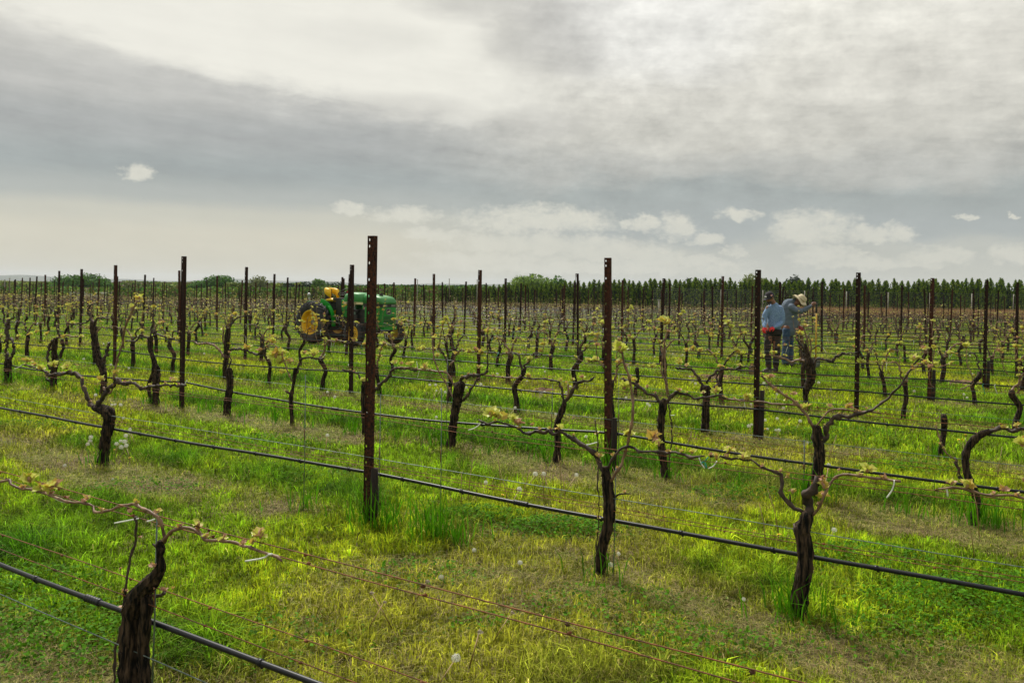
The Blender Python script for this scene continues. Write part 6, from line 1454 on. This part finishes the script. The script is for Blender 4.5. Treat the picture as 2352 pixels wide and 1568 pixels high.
H_('6', [(45, 1175, .05), (675, 693, .12)])
H_('6', [(122, 698, .09), (292, 725, .07), (1587, 32), (1640, 20), (1540, 65), (1568, 66), (1662, 17)], 'y')
for _ in range(46):                                    # scattered farther ones
    Z = rnd.uniform(13, 34); heads.append((rnd.uniform(60, 2300), 661.5 + 15 + (H - .12) / Z * F, .12, rnd.choice('wwwy')))
FM = {}
def flower(kind):
    if kind in FM: return FM[kind]
    if kind == 'w':
        m = MB(); m.ball((0, 0, 0), (.006, .006, .005), 0, 8, 5)
        r_ = random.Random(4)
        for i in range(110):
            z_ = 1 - 2 * (i + .5) / 110
            if z_ < -.75: continue
            a = i * 2.39996; q = math.sqrt(1 - z_ * z_); d = Vector((q * math.cos(a), q * math.sin(a), z_)); e = d * r_.uniform(.0165, .0215)
            sd = d.cross(Vector((.3, .5, .8))).normalized(); s2 = d.cross(sd); w = .0034
            m.add([e + sd * w, e + s2 * w, e - sd * w, e - s2 * w, e * .93], [(0, 1, 4), (1, 2, 4), (2, 3, 4), (3, 0, 4)], 0, False)
    elif kind == 'y':
        m = MB()
        for ring, (n, l, z_) in enumerate(((16, .020, .2), (14, .015, .6), (9, .009, 1.1))):
            for i in range(n):
                a = 2 * math.pi * i / n + ring * .3; d = Vector((math.cos(a), math.sin(a), z_)).normalized(); sd = Vector((-math.sin(a), math.cos(a), 0)) * .0028
                m.add([-sd, sd, d * l + sd, d * l - sd], [(0, 1, 2, 3)], 0, False)
        m.ball((0, 0, -.003), (.007, .007, .005), 0, 8, 5)
    else:
        m = MB(); m.ball((0, 0, 0), (.009, .009, .007), 0, 8, 6, .15)
        for i in range(14): a = i * .45; m.add([(0, 0, .002), (.016 * math.cos(a), .016 * math.sin(a), -.006), (.016 * math.cos(a + .25), .016 * math.sin(a + .25), -.003)], [(0, 1, 2)], 0, False)
    FM[kind] = m.build({'w': 'seed_head', 'y': 'flower', 'd': 'spent_head'}[kind], {'w': FLUFF, 'y': YELLOW, 'd': mat('spent_head_brown', (.16, .10, .06), (.4, .36, .26), 60, .9)}[kind]); return FM[kind]
STEMS = []
for i in range(4):
    m = MB(); r_ = random.Random(i); bx_, by_ = r_.uniform(-.14, .14), r_.uniform(-.1, .1)
    m.tube([(bx_, by_, 0), (bx_ * .55, by_ * .5, .5), (0, 0, 1.0)], [.0032, .0028, .0026], 5); STEMS.append(m)
stem_o = {}
usedf = set()
hd = []
for x, y, h, kd in heads:
    u, v = ray(x, y); lam = (h - H) / v
    if lam > 60 or lam < 1: continue
    hd.append((lam, x, y, h, kd, u))
hd.sort()
def where(x, y, lam):
    if lam < 9.5:
        lr = 'left' if x < 784 else ('right' if x > 1568 else 'centre')
        return {'left': 'in the left third', 'centre': 'in the middle third', 'right': 'in the right third'}[lr]
cntr = {}
for lam, x, y, h, kd, u in hd:
    kn = {'w': 'white dandelion seed head', 'y': 'yellow dandelion flower', 'd': 'bare spent dandelion head'}[kd]
    w_ = where(x, y, lam)
    if w_:
        key = (kd, w_); cntr[key] = cntr.get(key, 0) + 1; j = cntr[key]
        lab = '%s on a thin stem, %s nearest %s' % (kn, ORD1[j - 1] if j <= 24 else 'number %d' % j, w_) if j > 1 else '%s on a thin stem, nearest of all %s' % (kn, w_)
        grp = 'dandelions in the near grass'
    else: lab = 'small distant ' + kn + ' in the grass of the back rows'; grp = 'far dandelions ' + kd
    root = thing('dandelion', lab, 'dandelion', (u * lam, lam, zg(lam)), 0, grp)
    f = flower(kd)
    if kd in usedf: f = f.copy(); COL.objects.link(f)
    usedf.add(kd); f.parent = root; f.location = (0, 0, h)
    sc = rnd.uniform(.7, 1.05) * (.72 if h < .1 and lam < 9 else 1.0 if lam < 12 else 1.2); f.scale = (sc, sc, sc); f.rotation_euler = (rnd.uniform(-.3, .3), rnd.uniform(-.3, .3), rnd.uniform(0, 6))
    k = rnd.randrange(4)
    if k in stem_o: s_o = stem_o[k].copy(); COL.objects.link(s_o)
    else: s_o = stem_o[k] = STEMS[k].build('stem', STEM)
    s_o.parent = root; s_o.scale = (h / .2, h / .2, h); s_o.rotation_euler = (0, 0, rnd.choice((0, 1.5, 3)))

# ------------------------------------------------------------------ haze: the air between here and the hills
m = MB(); m.box((0, 0, 29), (12400, 12400, 64))
hmx = bpy.data.materials.new('air'); hmx.use_nodes = True; t = hmx.node_tree
for q in list(t.nodes): t.nodes.remove(q)
o_ = t.nodes.new('ShaderNodeOutputMaterial'); pv = t.nodes.new('ShaderNodeVolumePrincipled'); pv.inputs['Color'].default_value = (.80, .87, .98, 1); pv.inputs['Density'].default_value = .00012; pv.inputs['Anisotropy'].default_value = .2
t.links.new(pv.outputs[0], o_.inputs['Volume'])
hb = m.build('haze', hmx); tag(hb, 'thin air haze over the whole vineyard', 'haze', kind='stuff')
S.cycles.volume_bounces = 0
